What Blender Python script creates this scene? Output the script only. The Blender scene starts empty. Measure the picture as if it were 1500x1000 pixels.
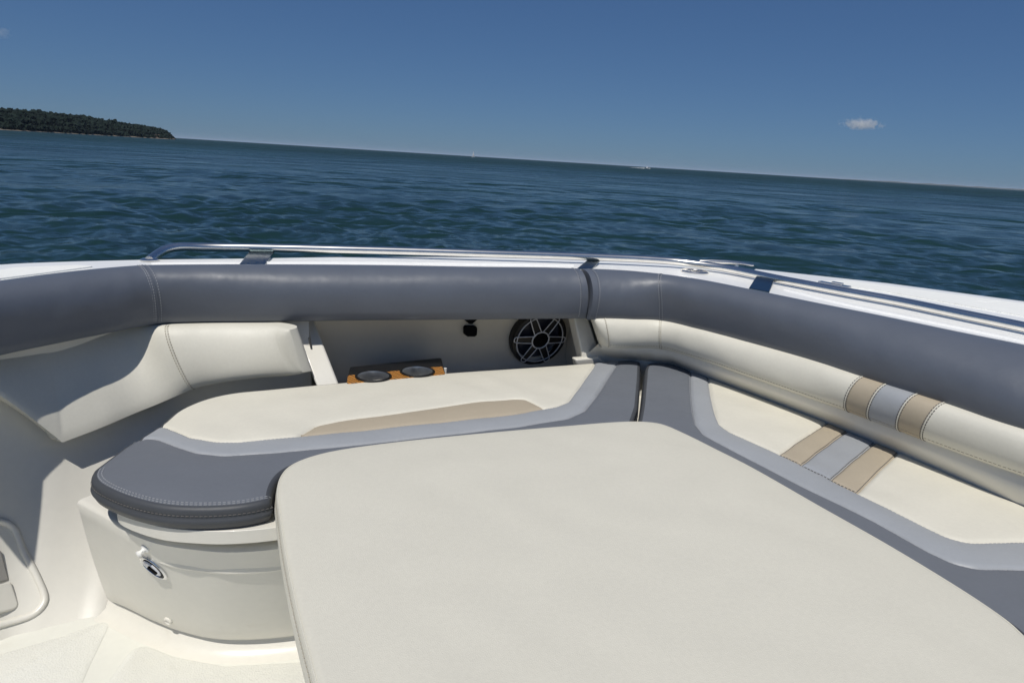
import bpy, bmesh, math, random
from mathutils import noise as mnoise
import numpy as np
from mathutils import Vector, Matrix
from mathutils.geometry import delaunay_2d_cdt
from mathutils.bvhtree import BVHTree
random.seed(7); rng = np.random.default_rng(11)
S = bpy.context.scene
COL = S.collection

# ------------------------------------------------------------------ camera
FPX = 1000.0; PITCH = math.radians(14.95); ROLL = math.radians(3.54)
CAM = Vector((0, 0, 1.65)); SEA = -0.42
F = Vector((0, math.cos(PITCH), -math.sin(PITCH)))
U0 = Vector((0, math.sin(PITCH), math.cos(PITCH))); R0 = Vector((1, 0, 0))
RR = R0*math.cos(ROLL) + U0*math.sin(ROLL); UU = -R0*math.sin(ROLL) + U0*math.cos(ROLL)
cd = bpy.data.cameras.new('camera'); cam = bpy.data.objects.new('camera', cd); COL.objects.link(cam)
cd.sensor_width = 36; cd.lens = 24.0; cd.clip_start = 0.05; cd.clip_end = 120000
m = Matrix((RR, UU, -F)).transposed().to_4x4(); m.translation = CAM
cam.matrix_world = m; S.camera = cam

# where a sight line of the survey photo meets a level or a plane of the boat
def ray(x, y): return (F*FPX + RR*(x-750) - UU*(y-500)).normalized()
def P(x, y, z):
    d = ray(x, y); t = (z-CAM.z)/d.z
    return CAM + d*t
def Pn(x, y, p0, n):
    d = ray(x, y); return CAM + d*((p0-CAM).dot(n)/d.dot(n))
def Py(x, y, D):            # at forward distance D
    d = ray(x, y); return CAM + d*(D/d.y)
def XY(p): return (p[0], p[1])

# ------------------------------------------------------------------ objects
def tag(o, label=None, cat=None, group=None, kind=None):
    if label: o['label'] = label
    if cat: o['category'] = cat
    if group: o['group'] = group
    if kind: o['kind'] = kind
    return o
def empty(name, loc=(0, 0, 0)):
    o = bpy.data.objects.new(name, None); o.location = loc; o.empty_display_size = .1
    COL.objects.link(o); return o
def mesh_obj(name, verts, faces, mats, parent=None, smooth=True, mi=None):
    me = bpy.data.meshes.new(name); me.from_pydata([tuple(v) for v in verts], [], [tuple(f) for f in faces]); me.update()
    o = bpy.data.objects.new(name, me); COL.objects.link(o)
    for mt in (mats if isinstance(mats, (list, tuple)) else [mats]): me.materials.append(mt)
    if mi is not None: me.polygons.foreach_set('material_index', mi)
    bm = bmesh.new(); bm.from_mesh(me); bmesh.ops.recalc_face_normals(bm, faces=bm.faces); bm.to_mesh(me); bm.free()
    if smooth:
        me.shade_smooth()
        me.set_sharp_from_angle(angle=math.radians(38))
    if parent is not None:
        o.parent = parent; o.matrix_parent_inverse = parent_world(parent).inverted()
    return o
def parent_world(p):
    m = Matrix.Identity(4)
    chain = []
    while p is not None: chain.append(p); p = p.parent
    for q in reversed(chain):
        m = m @ q.matrix_parent_inverse @ Matrix.LocRotScale(q.location, q.rotation_euler, q.scale) if q.parent else m @ Matrix.LocRotScale(q.location, q.rotation_euler, q.scale)
    return m
class MB:
    def __init__(s): s.v = []; s.f = []; s.m = []
    def add(s, vs, fs, m=0):
        b = len(s.v); s.v += [Vector(v) for v in vs]; s.f += [tuple(i+b for i in f) for f in fs]; s.m += [m]*len(fs)
    def box(s, c, X, Y, Z, m=0):   # half vectors
        c = Vector(c); vs = [c+X*i+Y*j+Z*k for i in (-1, 1) for j in (-1, 1) for k in (-1, 1)]
        s.add(vs, [(0, 1, 3, 2), (4, 6, 7, 5), (0, 4, 5, 1), (2, 3, 7, 6), (0, 2, 6, 4), (1, 5, 7, 3)], m)
    def tube(s, pts, r, n=12, m=0, caps=True, closed=False):
        pts = [Vector(p) for p in pts]; N = len(pts); rs = r if isinstance(r, (list, tuple)) else [r]*N
        vs = []; up = Vector((0, 0, 1)); prev = None
        for i, p in enumerate(pts):
            if closed: t = pts[(i+1) % N]-pts[i-1]
            else: t = pts[min(i+1, N-1)]-pts[max(i-1, 0)]
            t.normalize()
            a = (prev - t*prev.dot(t)) if prev is not None else t.cross(up if abs(t.z) < .95 else Vector((1, 0, 0)))
            a.normalize(); prev = a; b = t.cross(a)
            vs += [p + (a*math.cos(2*math.pi*k/n) + b*math.sin(2*math.pi*k/n))*rs[i] for k in range(n)]
        fs = [(i*n+k, i*n+(k+1) % n, (i+1)*n+(k+1) % n, (i+1)*n+k) for i in range(N-1) for k in range(n)]
        if closed: fs += [((N-1)*n+k, (N-1)*n+(k+1) % n, (k+1) % n, k) for k in range(n)]
        elif caps: fs += [tuple(range(n)), tuple((N-1)*n+k for k in range(n))]
        s.add(vs, fs, m)
    def lathe(s, c, A, B, Nn, prof, n=40, m=0, cap=True):  # prof: (radius, height along Nn)
        c = Vector(c); vs = []
        for r, h in prof: vs += [c+(A*math.cos(2*math.pi*k/n)+B*math.sin(2*math.pi*k/n))*r+Nn*h for k in range(n)]
        fs = [(i*n+k, i*n+(k+1) % n, (i+1)*n+(k+1) % n, (i+1)*n+k) for i in range(len(prof)-1) for k in range(n)]
        if cap and prof[0][0] > 0: fs.append(tuple(range(n)))
        if cap and prof[-1][0] > 0: fs.append(tuple((len(prof)-1)*n+k for k in range(n)))
        s.add(vs, fs, m)
    def prism(s, pts, off, m=0):  # polygon points + offset vector
        pts = [Vector(p) for p in pts]; n = len(pts)
        s.add(pts+[p+off for p in pts], [tuple(range(n)), tuple(range(n, 2*n))]+[(i, (i+1) % n, n+(i+1) % n, n+i) for i in range(n)], m)
    def build(s, name, mats, parent=None, smooth=True): return mesh_obj(name, s.v, s.f, mats, parent, smooth, s.m)
def bevel(o, w, seg=3, ang=30):
    md = o.modifiers.new('bevel', 'BEVEL'); md.width = w; md.segments = seg; md.limit_method = 'ANGLE'; md.angle_limit = math.radians(ang)
    md.harden_normals = False; return o

# ------------------------------------------------------------------ curves
def crom(pts, step=None, n=None, closed=False):
    P_ = [np.array(p, float) for p in pts]; N = len(P_); out = []
    if not closed: P_ = [2*P_[0]-P_[1]]+P_+[2*P_[-1]-P_[-2]]; rg = range(1, N)
    else: P_ = [P_[-1]]+P_+[P_[0], P_[1]]; rg = range(1, N+1)
    for i in rg:
        p0, p1, p2, p3 = P_[i-1], P_[i], P_[i+1], P_[i+2]
        al = .5
        t0 = 0; t1 = t0+max(np.linalg.norm(p1-p0), 1e-6)**al; t2 = t1+max(np.linalg.norm(p2-p1), 1e-6)**al; t3 = t2+max(np.linalg.norm(p3-p2), 1e-6)**al
        k = n if n else max(2, int(np.linalg.norm(p2-p1)/step+.99))
        for j in range(k):
            t = t1+(t2-t1)*j/k
            A1 = (t1-t)/(t1-t0)*p0+(t-t0)/(t1-t0)*p1; A2 = (t2-t)/(t2-t1)*p1+(t-t1)/(t2-t1)*p2; A3 = (t3-t)/(t3-t2)*p2+(t-t2)/(t3-t2)*p3
            B1 = (t2-t)/(t2-t0)*A1+(t-t0)/(t2-t0)*A2; B2 = (t3-t)/(t3-t1)*A2+(t-t1)/(t3-t1)*A3
            out.append((t2-t)/(t2-t1)*B1+(t-t1)/(t2-t1)*B2)
    if not closed: out.append(P_[-2])
    return out
def resamp(pts, step, closed=False):
    pts = [np.array(p, float) for p in pts]
    if closed: pts = pts+[pts[0]]
    L = [0]
    for a, b in zip(pts, pts[1:]): L.append(L[-1]+np.linalg.norm(b-a))
    n = max(2, int(round(L[-1]/step))); A = np.array(pts); q = np.linspace(0, L[-1], n+1)
    R = np.stack([np.interp(q, L, A[:, k]) for k in range(A.shape[1])], 1)
    return [r for r in (R[:-1] if closed else R)]
def fillet(pts, rads, seg=8, closed=True):   # round the corners of a polygon in plan
    out = []; N = len(pts)
    for i in range(N):
        p = np.array(pts[i], float); r = rads[i] if isinstance(rads, (list, tuple)) else rads
        if r <= 0 or (not closed and i in (0, N-1)): out.append(p); continue
        a = np.array(pts[i-1], float)-p; b = np.array(pts[(i+1) % N], float)-p
        la, lb = np.linalg.norm(a), np.linalg.norm(b); a /= la; b /= lb
        th = math.acos(max(-1, min(1, a.dot(b)))); d = min(r/math.tan(th/2), la*.48, lb*.48)
        q0, q1 = p+a*d, p+b*d
        for k in range(seg+1):
            t = k/seg; out.append((1-t)**2*q0+2*t*(1-t)*p+t*t*q1)
    return out
def inpoly(x, y, poly):
    c = np.zeros(len(x), bool); j = len(poly)-1
    for i in range(len(poly)):
        xi, yi = poly[i][:2]; xj, yj = poly[j][:2]
        with np.errstate(divide='ignore', invalid='ignore'):
            c ^= ((yi > y) != (yj > y)) & (x < (xj-xi)*(y-yi)/((yj-yi) if yj != yi else 1e-12)+xi)
        j = i
    return c
def segdist(pts, lines):
    D = np.full(len(pts), 1e9)
    for ln in lines:
        A = np.array([q[:2] for q in ln])
        for a, b in zip(A, A[1:]):
            ab = b-a; L2 = ab.dot(ab)+1e-14
            t = np.clip(((pts-a)@ab)/L2, 0, 1); d = np.linalg.norm(pts-(a+t[:, None]*ab), axis=1); D = np.minimum(D, d)
    return D
def area(p): return .5*sum(p[i-1][0]*p[i][1]-p[i][0]*p[i-1][1] for i in range(len(p)))

# ------------------------------------------------------------------ materials
def new_mat(name):
    m = bpy.data.materials.new(name); m.use_nodes = True; nt = m.node_tree
    return m, nt, nt.nodes['Principled BSDF'], nt.nodes['Material Output']
def N(nt, t, **k):
    n = nt.nodes.new(t)
    for a, b in k.items():
        if a in n.inputs: n.inputs[a].default_value = b
        else: setattr(n, a, b)
    return n
def coords(nt, sc=(1, 1, 1)):
    tc = N(nt, 'ShaderNodeTexCoord'); mp = N(nt, 'ShaderNodeMapping'); mp.inputs['Scale'].default_value = sc
    nt.links.new(tc.outputs['Object'], mp.inputs['Vector']); return mp.outputs['Vector']
def vary(nt, col, vec, scale, amt, detail=4):
    n = N(nt, 'ShaderNodeTexNoise'); n.inputs['Scale'].default_value = scale; n.inputs['Detail'].default_value = detail
    nt.links.new(vec, n.inputs['Vector'])
    r = N(nt, 'ShaderNodeMapRange'); r.inputs['From Min'].default_value = .3; r.inputs['From Max'].default_value = .7
    r.inputs['To Min'].default_value = 1-amt; r.inputs['To Max'].default_value = 1+amt; nt.links.new(n.outputs['Fac'], r.inputs['Value'])
    mx = N(nt, 'ShaderNodeVectorMath', operation='SCALE')
    if isinstance(col, tuple): mx.inputs[0].default_value = col
    else: nt.links.new(col, mx.inputs[0])
    nt.links.new(r.outputs[0], mx.inputs['Scale']); return mx.outputs[0]
def vinyl(name, col, rough=.5, grain=.25, spec=.4, var=.03, wr=.3, gd=.0006):
    m, nt, b, o = new_mat(name); v = coords(nt)
    c = vary(nt, tuple(col), v, 9, var); c = vary(nt, c, v, 160, .02)
    nt.links.new(c, b.inputs['Base Color']); b.inputs['Roughness'].default_value = rough; b.inputs['Specular IOR Level'].default_value = spec
    vo = N(nt, 'ShaderNodeTexVoronoi'); vo.feature = 'DISTANCE_TO_EDGE'; vo.inputs['Scale'].default_value = 420; nt.links.new(v, vo.inputs['Vector'])
    bp = N(nt, 'ShaderNodeBump'); bp.inputs['Strength'].default_value = grain; bp.inputs['Distance'].default_value = gd
    nt.links.new(vo.outputs['Distance'], bp.inputs['Height'])
    no = N(nt, 'ShaderNodeTexNoise'); no.inputs['Scale'].default_value = 11; no.inputs['Detail'].default_value = 3; nt.links.new(v, no.inputs['Vector'])
    b2 = N(nt, 'ShaderNodeBump'); b2.inputs['Strength'].default_value = wr; b2.inputs['Distance'].default_value = .006
    nt.links.new(no.outputs['Fac'], b2.inputs['Height']); nt.links.new(bp.outputs[0], b2.inputs['Normal']); nt.links.new(b2.outputs[0], b.inputs['Normal'])
    rr = N(nt, 'ShaderNodeMapRange'); rr.inputs['To Min'].default_value = rough-.08; rr.inputs['To Max'].default_value = rough+.1
    n3 = N(nt, 'ShaderNodeTexNoise'); n3.inputs['Scale'].default_value = 25; n3.inputs['Detail'].default_value = 5; nt.links.new(v, n3.inputs['Vector'])
    nt.links.new(n3.outputs['Fac'], rr.inputs['Value']); nt.links.new(rr.outputs[0], b.inputs['Roughness'])
    return m
def gelcoat(name, col, rough=.32, nonskid=0):
    m, nt, b, o = new_mat(name); v = coords(nt)
    c = vary(nt, tuple(col), v, 3.5, .03); c = vary(nt, c, v, 60, .015, 8)
    # grime
    n = N(nt, 'ShaderNodeTexNoise'); n.inputs['Scale'].default_value = 7; n.inputs['Detail'].default_value = 9; n.inputs['Roughness'].default_value = .75; nt.links.new(v, n.inputs['Vector'])
    r = N(nt, 'ShaderNodeMapRange'); r.inputs['From Min'].default_value = .58; r.inputs['From Max'].default_value = .8; nt.links.new(n.outputs['Fac'], r.inputs['Value'])
    r.inputs['To Max'].default_value = .35
    mx = N(nt, 'ShaderNodeMix'); mx.data_type = 'RGBA'; nt.links.new(r.outputs[0], mx.inputs[0]); nt.links.new(c, mx.inputs[6])
    mx.inputs[7].default_value = (col[0]*.72, col[1]*.68, col[2]*.6, 1); nt.links.new(mx.outputs[2], b.inputs['Base Color'])
    b.inputs['Roughness'].default_value = rough; b.inputs['Coat Weight'].default_value = .10 if not nonskid else 0; b.inputs['Coat Roughness'].default_value = .08
    no = N(nt, 'ShaderNodeTexNoise'); no.inputs['Scale'].default_value = 14; no.inputs['Detail'].default_value = 2; nt.links.new(v, no.inputs['Vector'])
    bp = N(nt, 'ShaderNodeBump'); bp.inputs['Strength'].default_value = .12; bp.inputs['Distance'].default_value = .004; nt.links.new(no.outputs['Fac'], bp.inputs['Height'])
    last = bp
    if nonskid:
        vo = N(nt, 'ShaderNodeTexVoronoi'); vo.inputs['Scale'].default_value = 260; nt.links.new(v, vo.inputs['Vector'])
        b2 = N(nt, 'ShaderNodeBump'); b2.inputs['Strength'].default_value = nonskid; b2.inputs['Distance'].default_value = .0012
        nt.links.new(vo.outputs['Distance'], b2.inputs['Height']); nt.links.new(bp.outputs[0], b2.inputs['Normal']); last = b2
    nt.links.new(last.outputs[0], b.inputs['Normal']); return m
def plain(name, col, rough=.5, metal=0., spec=.5, emit=None):
    m, nt, b, o = new_mat(name); v = coords(nt); c = vary(nt, tuple(col), v, 40, .05)
    nt.links.new(c, b.inputs['Base Color']); b.inputs['Roughness'].default_value = rough; b.inputs['Metallic'].default_value = metal
    b.inputs['Specular IOR Level'].default_value = spec; return m

CREAM = vinyl('cream_vinyl', (.665, .642, .555), .5, wr=.2)
TABLEV = vinyl('ivory_vinyl', (.645, .625, .54), .42, grain=.5, var=.012, wr=.14, gd=.0009)
CREAM_B = vinyl('backrest_vinyl', (.65, .632, .555), .5, wr=.25)
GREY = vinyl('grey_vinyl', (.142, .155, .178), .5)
GREY_D = vinyl('bolster_vinyl', (.105, .120, .150), .42, spec=.5, wr=.45)
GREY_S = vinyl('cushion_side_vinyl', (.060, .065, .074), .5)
SILVER = vinyl('silver_vinyl', (.325, .343, .366), .4)
TAUPE = vinyl('taupe_vinyl', (.41, .355, .27), .6)
THREAD = plain('thread', (.30, .31, .33), .7)
THREAD_D = plain('dark_thread', (.13, .125, .12), .7)
THREAD_C = plain('cream_thread', (.36, .33, .27), .7)
GEL = gelcoat('cream_gelcoat', (.69, .672, .61))
GELW = gelcoat('white_gelcoat', (.87, .875, .86), .3)
GELN = gelcoat('nonskid_gelcoat', (.83, .84, .81), .6, .6)
DECKN = gelcoat('deck_nonskid', (.72, .72, .67), .55, .5)
DECKS = gelcoat('deck_smooth', (.72, .72, .66), .35)
STEEL = plain('polished_steel', (.80, .78, .74), .26, 1.0)
STRUTM = plain('sea_reflection_steel', (.11, .15, .17), .22, 1.0)  # dark teal of the mirrored sea is put into the base colour
STEELB = plain('brushed_steel', (.70, .70, .70), .24, 1.0)
BLACK = plain('black_plastic', (.008, .008, .009), .4)
BLACKM = plain('matt_black', (.004, .004, .005), .8, spec=.1)
CONE = plain('speaker_cone', (.03, .034, .05), .35)
RING = plain('silver_plastic', (.66, .67, .70), .35, .2)
SHADEGAP = plain('shade_gap_black', (.02, .02, .02), .8)  # near-black that paints the shade of a narrow gap
WHITEP = plain('white_plastic', (.8, .8, .78), .3)

# ------------------------------------------------------------------ soft cushions
def offset_loop(loop, d):     # loop: list of np 2D (ccw); d>0 outwards
    n = len(loop); out = []
    for i in range(n):
        a, b, c = loop[i-1], loop[i], loop[(i+1) % n]
        t = (b-a)/(np.linalg.norm(b-a)+1e-12)+(c-b)/(np.linalg.norm(c-b)+1e-12); t /= np.linalg.norm(t)+1e-12
        out.append(b+np.array([t[1], -t[0]])*d)
    return out
def cushion(name, outline, ztop, thick, r, mats, regions=(), seams=(), crown=.006, seam_d=.0042, parent=None, grid=.014, side_mat=0, wob=.0015):
    """outline: plan outline (outermost), regions: [(poly, mat index)], seams: polylines in plan"""
    ol = resamp(outline, .009, True)
    if area(ol) < 0: ol = ol[::-1]
    ins = offset_loop(ol, -r)
    dd_ = segdist(np.array(ins), [list(ol)+[ol[0]]]); kp = [i for i in range(len(ol)) if dd_[i] > r*.93 and inpoly(np.array([ins[i][0]]), np.array([ins[i][1]]), ol)[0]]
    ol_f = [ol[i] for i in kp]; ins = [ins[i] for i in kp]
    A = np.array(ins); pts = [tuple(p) for p in ins]; edges = [(i, (i+1) % len(ins)) for i in range(len(ins))]
    allseam = [list(s) for s in seams]
    for poly, mi, *clip in regions:
        q = [tuple(p[:2]) for p in resamp(list(poly), .011, True)]; b = len(pts); pts += q; edges += [(b+i, b+(i+1) % len(q)) for i in range(len(q))]
        
        if clip:
            run = []; qq = q+[q[0]]; inn_c = inpoly(np.array([k[0] for k in qq]), np.array([k[1] for k in qq]), [tuple(p[:2]) for p in clip[0]])
            for k, f_ in zip(qq, inn_c):
                if f_: run.append(k)
                else:
                    if len(run) > 2: allseam.append(run)
                    run = []
            if len(run) > 2: allseam.append(run)
        else: allseam.append(q+[q[0]])
    # refinement rows beside each seam
    extra = []
    for s in allseam:
        s = resamp(s, .01); s = [np.array(k[:2]) for k in s]
        for i in range(len(s)-1):
            t = s[i+1]-s[i]; L = np.linalg.norm(t)
            if L < 1e-9: continue
            nrm = np.array([t[1], -t[0]])/L; mid = (s[i]+s[i+1])/2
            for o_ in (-.0105, -.006, -.0025, .0025, .006, .0105): extra.append(mid+nrm*o_)
    x0, y0 = A.min(0); x1, y1 = A.max(0)
    gx, gy = np.meshgrid(np.arange(x0, x1, grid), np.arange(y0, y1, grid)); gx = gx+ (np.arange(gx.shape[0])[:, None] % 2)*grid/2
    g = np.stack([gx.ravel(), gy.ravel()], 1); 
    if allseam: g = g[segdist(g, allseam) > .013]
    if extra: g = np.vstack([g, np.array(extra)])
    keep = inpoly(g[:, 0], g[:, 1], ins); g = g[keep]
    g = g[segdist(g, [list(ins)+[ins[0]]]) > .004]
    pts += [tuple(p) for p in g]
    ov, oe, of, _, _, _ = delaunay_2d_cdt([Vector(p) for p in pts], edges, [], 0, 1e-6)
    V = np.array([(p.x, p.y) for p in ov]); C = np.array([V[list(f)].mean(0) for f in of])
    ok = inpoly(C[:, 0], C[:, 1], ins)
    mi = np.zeros(len(of), int)
    for poly, k, *clip in regions:
        w_ = inpoly(C[:, 0], C[:, 1], [tuple(p[:2]) for p in poly])
        if clip: w_ &= inpoly(C[:, 0], C[:, 1], [tuple(p[:2]) for p in clip[0]])
        mi[w_] = k
    faces = [tuple(f) for f, o_ in zip(of, ok) if o_]; mi = [int(k) for k, o_ in zip(mi, ok) if o_]
    de = segdist(V, [list(ins)+[ins[0]]]); z = ztop+crown*(1-np.exp(-de/.07))
    if allseam:
        ds = segdist(V, allseam); pk = 1+.2*np.sin(V[:, 0]*150+2*np.sin(V[:, 1]*60))*np.sin(V[:, 1]*170+2*np.sin(V[:, 0]*50)); z = z-seam_d*pk*np.exp(-(ds/.0032)**2)-.0006*(pk-1)*np.exp(-ds/.012)-seam_d*.9*np.exp(-ds/.02)*(1-np.exp(-de/.02))
    z = z+wob*(np.sin(V[:, 0]*23+1.3*np.sin(V[:, 1]*17))*np.sin(V[:, 1]*19+2*np.sin(V[:, 0]*9)))*(1-np.exp(-de/.04))
    verts = [(V[i, 0], V[i, 1], z[i]) for i in range(len(V))]
    # boundary loop
    from collections import defaultdict
    cnt = defaultdict(int)
    for f in faces:
        for a, b in zip(f, f[1:]+f[:1]): cnt[(min(a, b), max(a, b))] += 1
    nb = defaultdict(list)
    for (a, b), c in cnt.items():
        if c == 1: nb[a].append(b); nb[b].append(a)
    seen = set(); loop = []
    for st in nb:
        if st in seen: continue
        lp = [st]; seen.add(st); prev = None; cur = st
        while True:
            nx = [q for q in nb[cur] if q not in seen]
            if not nx: break
            prev, cur = cur, nx[0]; seen.add(cur); lp.append(cur)
        if len(lp) > len(loop): loop = lp
    L2 = [V[i] for i in loop]
    if area(L2) < 0: loop = loop[::-1]; L2 = L2[::-1]
    def nearest_dir():
        out = []
        O = np.array(ol_f); I = np.array(ins)
        for p in L2:
            d = np.linalg.norm(I-p, axis=1); j = int(d.argmin()); w = O[j]-I[j]; out.append(w/(np.linalg.norm(w)+1e-12))
        return np.array(out)
    D = nearest_dir()
    for _ in range(2): D = (np.roll(D, 1, 0)+2*D+np.roll(D, -1, 0)); D /= np.linalg.norm(D, axis=1)[:, None]
    z0 = np.array([z[i] for i in loop]); rings = []
    prof = [(r*math.sin(a), r*(1-math.cos(a))) for a in (.25, .55, .85, 1.15, 1.4)] 
    prof += [(r, r+.004), (r*.97, r+.0075), (r, r+.011)]        # seam under the top edge
    nn = 6
    for k in range(1, nn+1):
        t = k/nn; zz = r+.011+(thick-2*r-.011)*t; prof.append((r+.003*math.sin(math.pi*t), zz))
    prof += [(r*(1-.3), thick-r*.3), (r*.2, thick), (-.02, thick+.001)]
    n = len(loop); prev = list(loop); Lp = np.array(L2)
    for off, dz in prof:
        b = len(verts)
        q = Lp+D*off; verts += [(q[i, 0], q[i, 1], z0[i]-dz) for i in range(n)]
        cur = list(range(b, b+n))
        for i in range(n): faces.append((prev[i], prev[(i+1) % n], cur[(i+1) % n], cur[i])); mi.append(side_mat)
        prev = cur
    faces.append(tuple(prev)); mi.append(side_mat)
    # drop unused verts
    used = sorted({i for f in faces for i in f}); mp = {a: b for b, a in enumerate(used)}
    o = mesh_obj(name, [verts[i] for i in used], [tuple(mp[i] for i in f) for f in faces], mats, parent, True, mi)
    o.data.set_sharp_from_angle(angle=math.radians(60))
    return o
def bvh(o):
    return BVHTree.FromPolygons([v.co.copy() for v in o.data.vertices], [tuple(p.vertices) for p in o.data.polygons])
def drape(line, tree, z0=3, lift=.0004):
    out = []
    for p in line:
        h = tree.ray_cast(Vector((p[0], p[1], z0)), Vector((0, 0, -1)))
        if h[0] is not None: out.append(h[0]+Vector((0, 0, lift)))
    return out
def shift2(line, d):
    L = [np.array(p[:2]) for p in line]; out = []
    for i in range(len(L)):
        t = L[min(i+1, len(L)-1)]-L[max(i-1, 0)]; t /= np.linalg.norm(t)+1e-12; out.append(L[i]+np.array([t[1], -t[0]])*d)
    return out
def stitch(mb, line3, dash=.0055, gap=.003, w=.0007, m=0):
    pts = resamp([tuple(p) for p in line3], (dash+gap)/3)
    for i in range(0, len(pts)-2, 3):
        a, b = Vector(pts[i]), Vector(pts[i+2]); t = b-a
        if t.length < 1e-6: continue
        t.normalize(); s = t.cross(Vector((0, 0, 1)))
        if s.length < .1: s = Vector((1, 0, 0))
        s.normalize(); u = s.cross(t)
        mb.box((a+b)/2, t*dash*.5, s*w, u*w, m)

# ------------------------------------------------------------------ lofted liners, bolsters and backrests
def loft(name, Ts, Bs, profile, mats, parent, seg=.03, sag=0, mi_of=None, close_ends=True, closed=True, sub=8):
    """Ts/Bs: matching 3D stations for top and bottom; profile(T,B,n)->list of points; n = inward level normal"""
    T = crom([tuple(p) for p in Ts], n=sub); B = crom([tuple(p) for p in Bs], n=sub)
    st = []
    for i in range(len(T)):
        a = T[max(i-1, 0)]; b = T[min(i+1, len(T)-1)]; t = Vector((b-a)[:2]).normalized(); n = Vector((t.y, -t.x, 0))
        if profile.__code__.co_argcount > 3: st.append(profile(Vector(T[i]), Vector(B[i]), n, i/(len(T)-1)))
        else: st.append(profile(Vector(T[i]), Vector(B[i]), n))
    if sag:
        nn_ = len(st[0])-4
        for i, row in enumerate(st):
            t = (T[min(i+1, len(T)-1)]-T[max(i-1, 0)]); t = Vector(t[:2]).normalized(); n = Vector((t.y, -t.x, 0))
            for j in range(1, nn_):
                p = row[j]; w = math.sin(math.pi*j/nn_)
                row[j] = p+(n*.8+Z*.4)*sag*w*(mnoise.noise(p*7)+.45*mnoise.noise(p*19)+.25*mnoise.noise(p*43))
    k = len(st[0]); vs = [p for s in st for p in s]; fs = []; mi = []
    for i in range(len(st)-1):
        for j in range(k if closed else k-1):
            fs.append((i*k+j, i*k+(j+1) % k, (i+1)*k+(j+1) % k, (i+1)*k+j)); mi.append(mi_of(i/sub, j) if mi_of else 0)
    if close_ends and closed: fs += [tuple(range(k)), tuple((len(st)-1)*k+j for j in range(k))]; mi += [mi[0], mi[-1]]
    o = mesh_obj(name, vs, fs, mats, parent, True, mi); o.data.set_sharp_from_angle(angle=math.radians(50))
    return o, st
def bez(p0, p1, p2, p3, n):
    return [p0*(1-t)**3+p1*3*t*(1-t)**2+p2*3*t*t*(1-t)+p3*t**3 for t in [k/n for k in range(n+1)]]
Z = Vector((0, 0, 1))

HAZE = 4e-5; ZG = 1.32; ZS = 1.02; ZT = 1.036; ZD = 0.60
boat = empty('motor_yacht', (0, 1.2, ZD))
tag(boat, 'white open boat whose padded bow seating and steel rail fill the foreground', 'boat')

# --- padded bolster along the gunwale
def bol_prof(T, B, n):
    up = Z
    T = T+Z*.002
    pr = bez(T, T+n*.085+up*.012, B+up*.10+n*.042, B, 14)
    pr += [B-n*.012-up*.006, B-n*.05-up*.004, T-up*.10-n*.0]
    return pr
ZB = 1.178
bT = [('w', -1.40, -.5), ('w', -1.35, .3), ('w', -1.22, .92), (0, 412), (100, 399), (160, 393), (208, 389.5), (260, 388.5), (400, 388), (550, 389), (700, 391.5), (800, 392.5), (846, 394)]
bB = [('w', -1.32, -.5), ('w', -1.27, .3), ('w', -1.145, .89), (0, 519), (100, 498), (170, 484), (232, 473), (290, 470.5), (400, 469.5), (550, 467.5), (700, 466.5), (800, 465.5), (858, 465)]
def bs(l, z): k = 1.06 if z > 1.0 else 1.0; return [Vector((q[1]*k, q[2]*k, z)) if q[0] == 'w' else P(q[0], q[1], z) for q in l]
bolA, stA = loft('bolster', bs(bT, ZG), bs(bB, ZB), bol_prof, [GREY_D, THREAD], boat, sag=.0042, sub=12)
cT = [(851, 394.5), (880, 395), (925, 397.5), (969, 402), (1020, 409), (1100, 424.5), (1200, 445), (1300, 465), (1400, 486), (1500, 506), ('w', 1.33, 1.06), ('w', 1.62, .6), ('w', 1.8, .0), ('w', 1.84, -.5)]
cB = [(863, 467), (885, 467.5), (925, 468.5), (968, 470.5), (1016, 481), (1104, 505), (1190, 530.5), (1264, 555.5), (1381, 593.5), (1500, 633), ('w', 1.265, .99), ('w', 1.54, .55), ('w', 1.72, -.02), ('w', 1.76, -.5)]
bolB, stB = loft('bolster', bs(cT, ZG), bs(cB, ZB), bol_prof, [GREY_D, THREAD], boat, sag=.0042, sub=12)
# seams: a raised welt and rows of stitches following the profile
def cross_seam(st, i, parent, off=(.0,), rows=(-.006, .006), mat=THREAD, groove=True):
    mb = MB(); t = (st[min(i+1, len(st)-1)][0]-st[i-1][0]).normalized(); pr = st[i][:15]
    nrm = []
    for k in range(len(pr)):
        a = pr[min(k+1, len(pr)-1)]-pr[max(k-1, 0)]; nv = t.cross(a).normalized()
        if nv.dot(Z) < 0 and k < 8: nv = -nv
        nrm.append(nv)
    for k in range(1, len(nrm)):
        if nrm[k].dot(nrm[k-1]) < 0: nrm[k] = -nrm[k]
    for r in rows: 
        line = [p+t*r+n_*.0004 for p, n_ in zip(pr, nrm)]
        stitch(mb, line, .0045, .003, .0008)
    o = mb.build('stitching', mat, parent, False)
    m2 = MB(); m2.tube([p+n_*.0002 for p, n_ in zip(pr, nrm)], .0016, 6); m2.build('piping', GREY_D if mat is THREAD else CREAM_B, parent)
    return o
cross_seam(stA, 6*12, bolA, rows=(-.011, -.006, .007))
cross_seam(stA, len(stA)-3, bolA, rows=(-.003,))
cross_seam(stB, 4, bolB, rows=(.004,))
cross_seam(stB, 3*12, bolB, rows=(-.004, .004))

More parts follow.
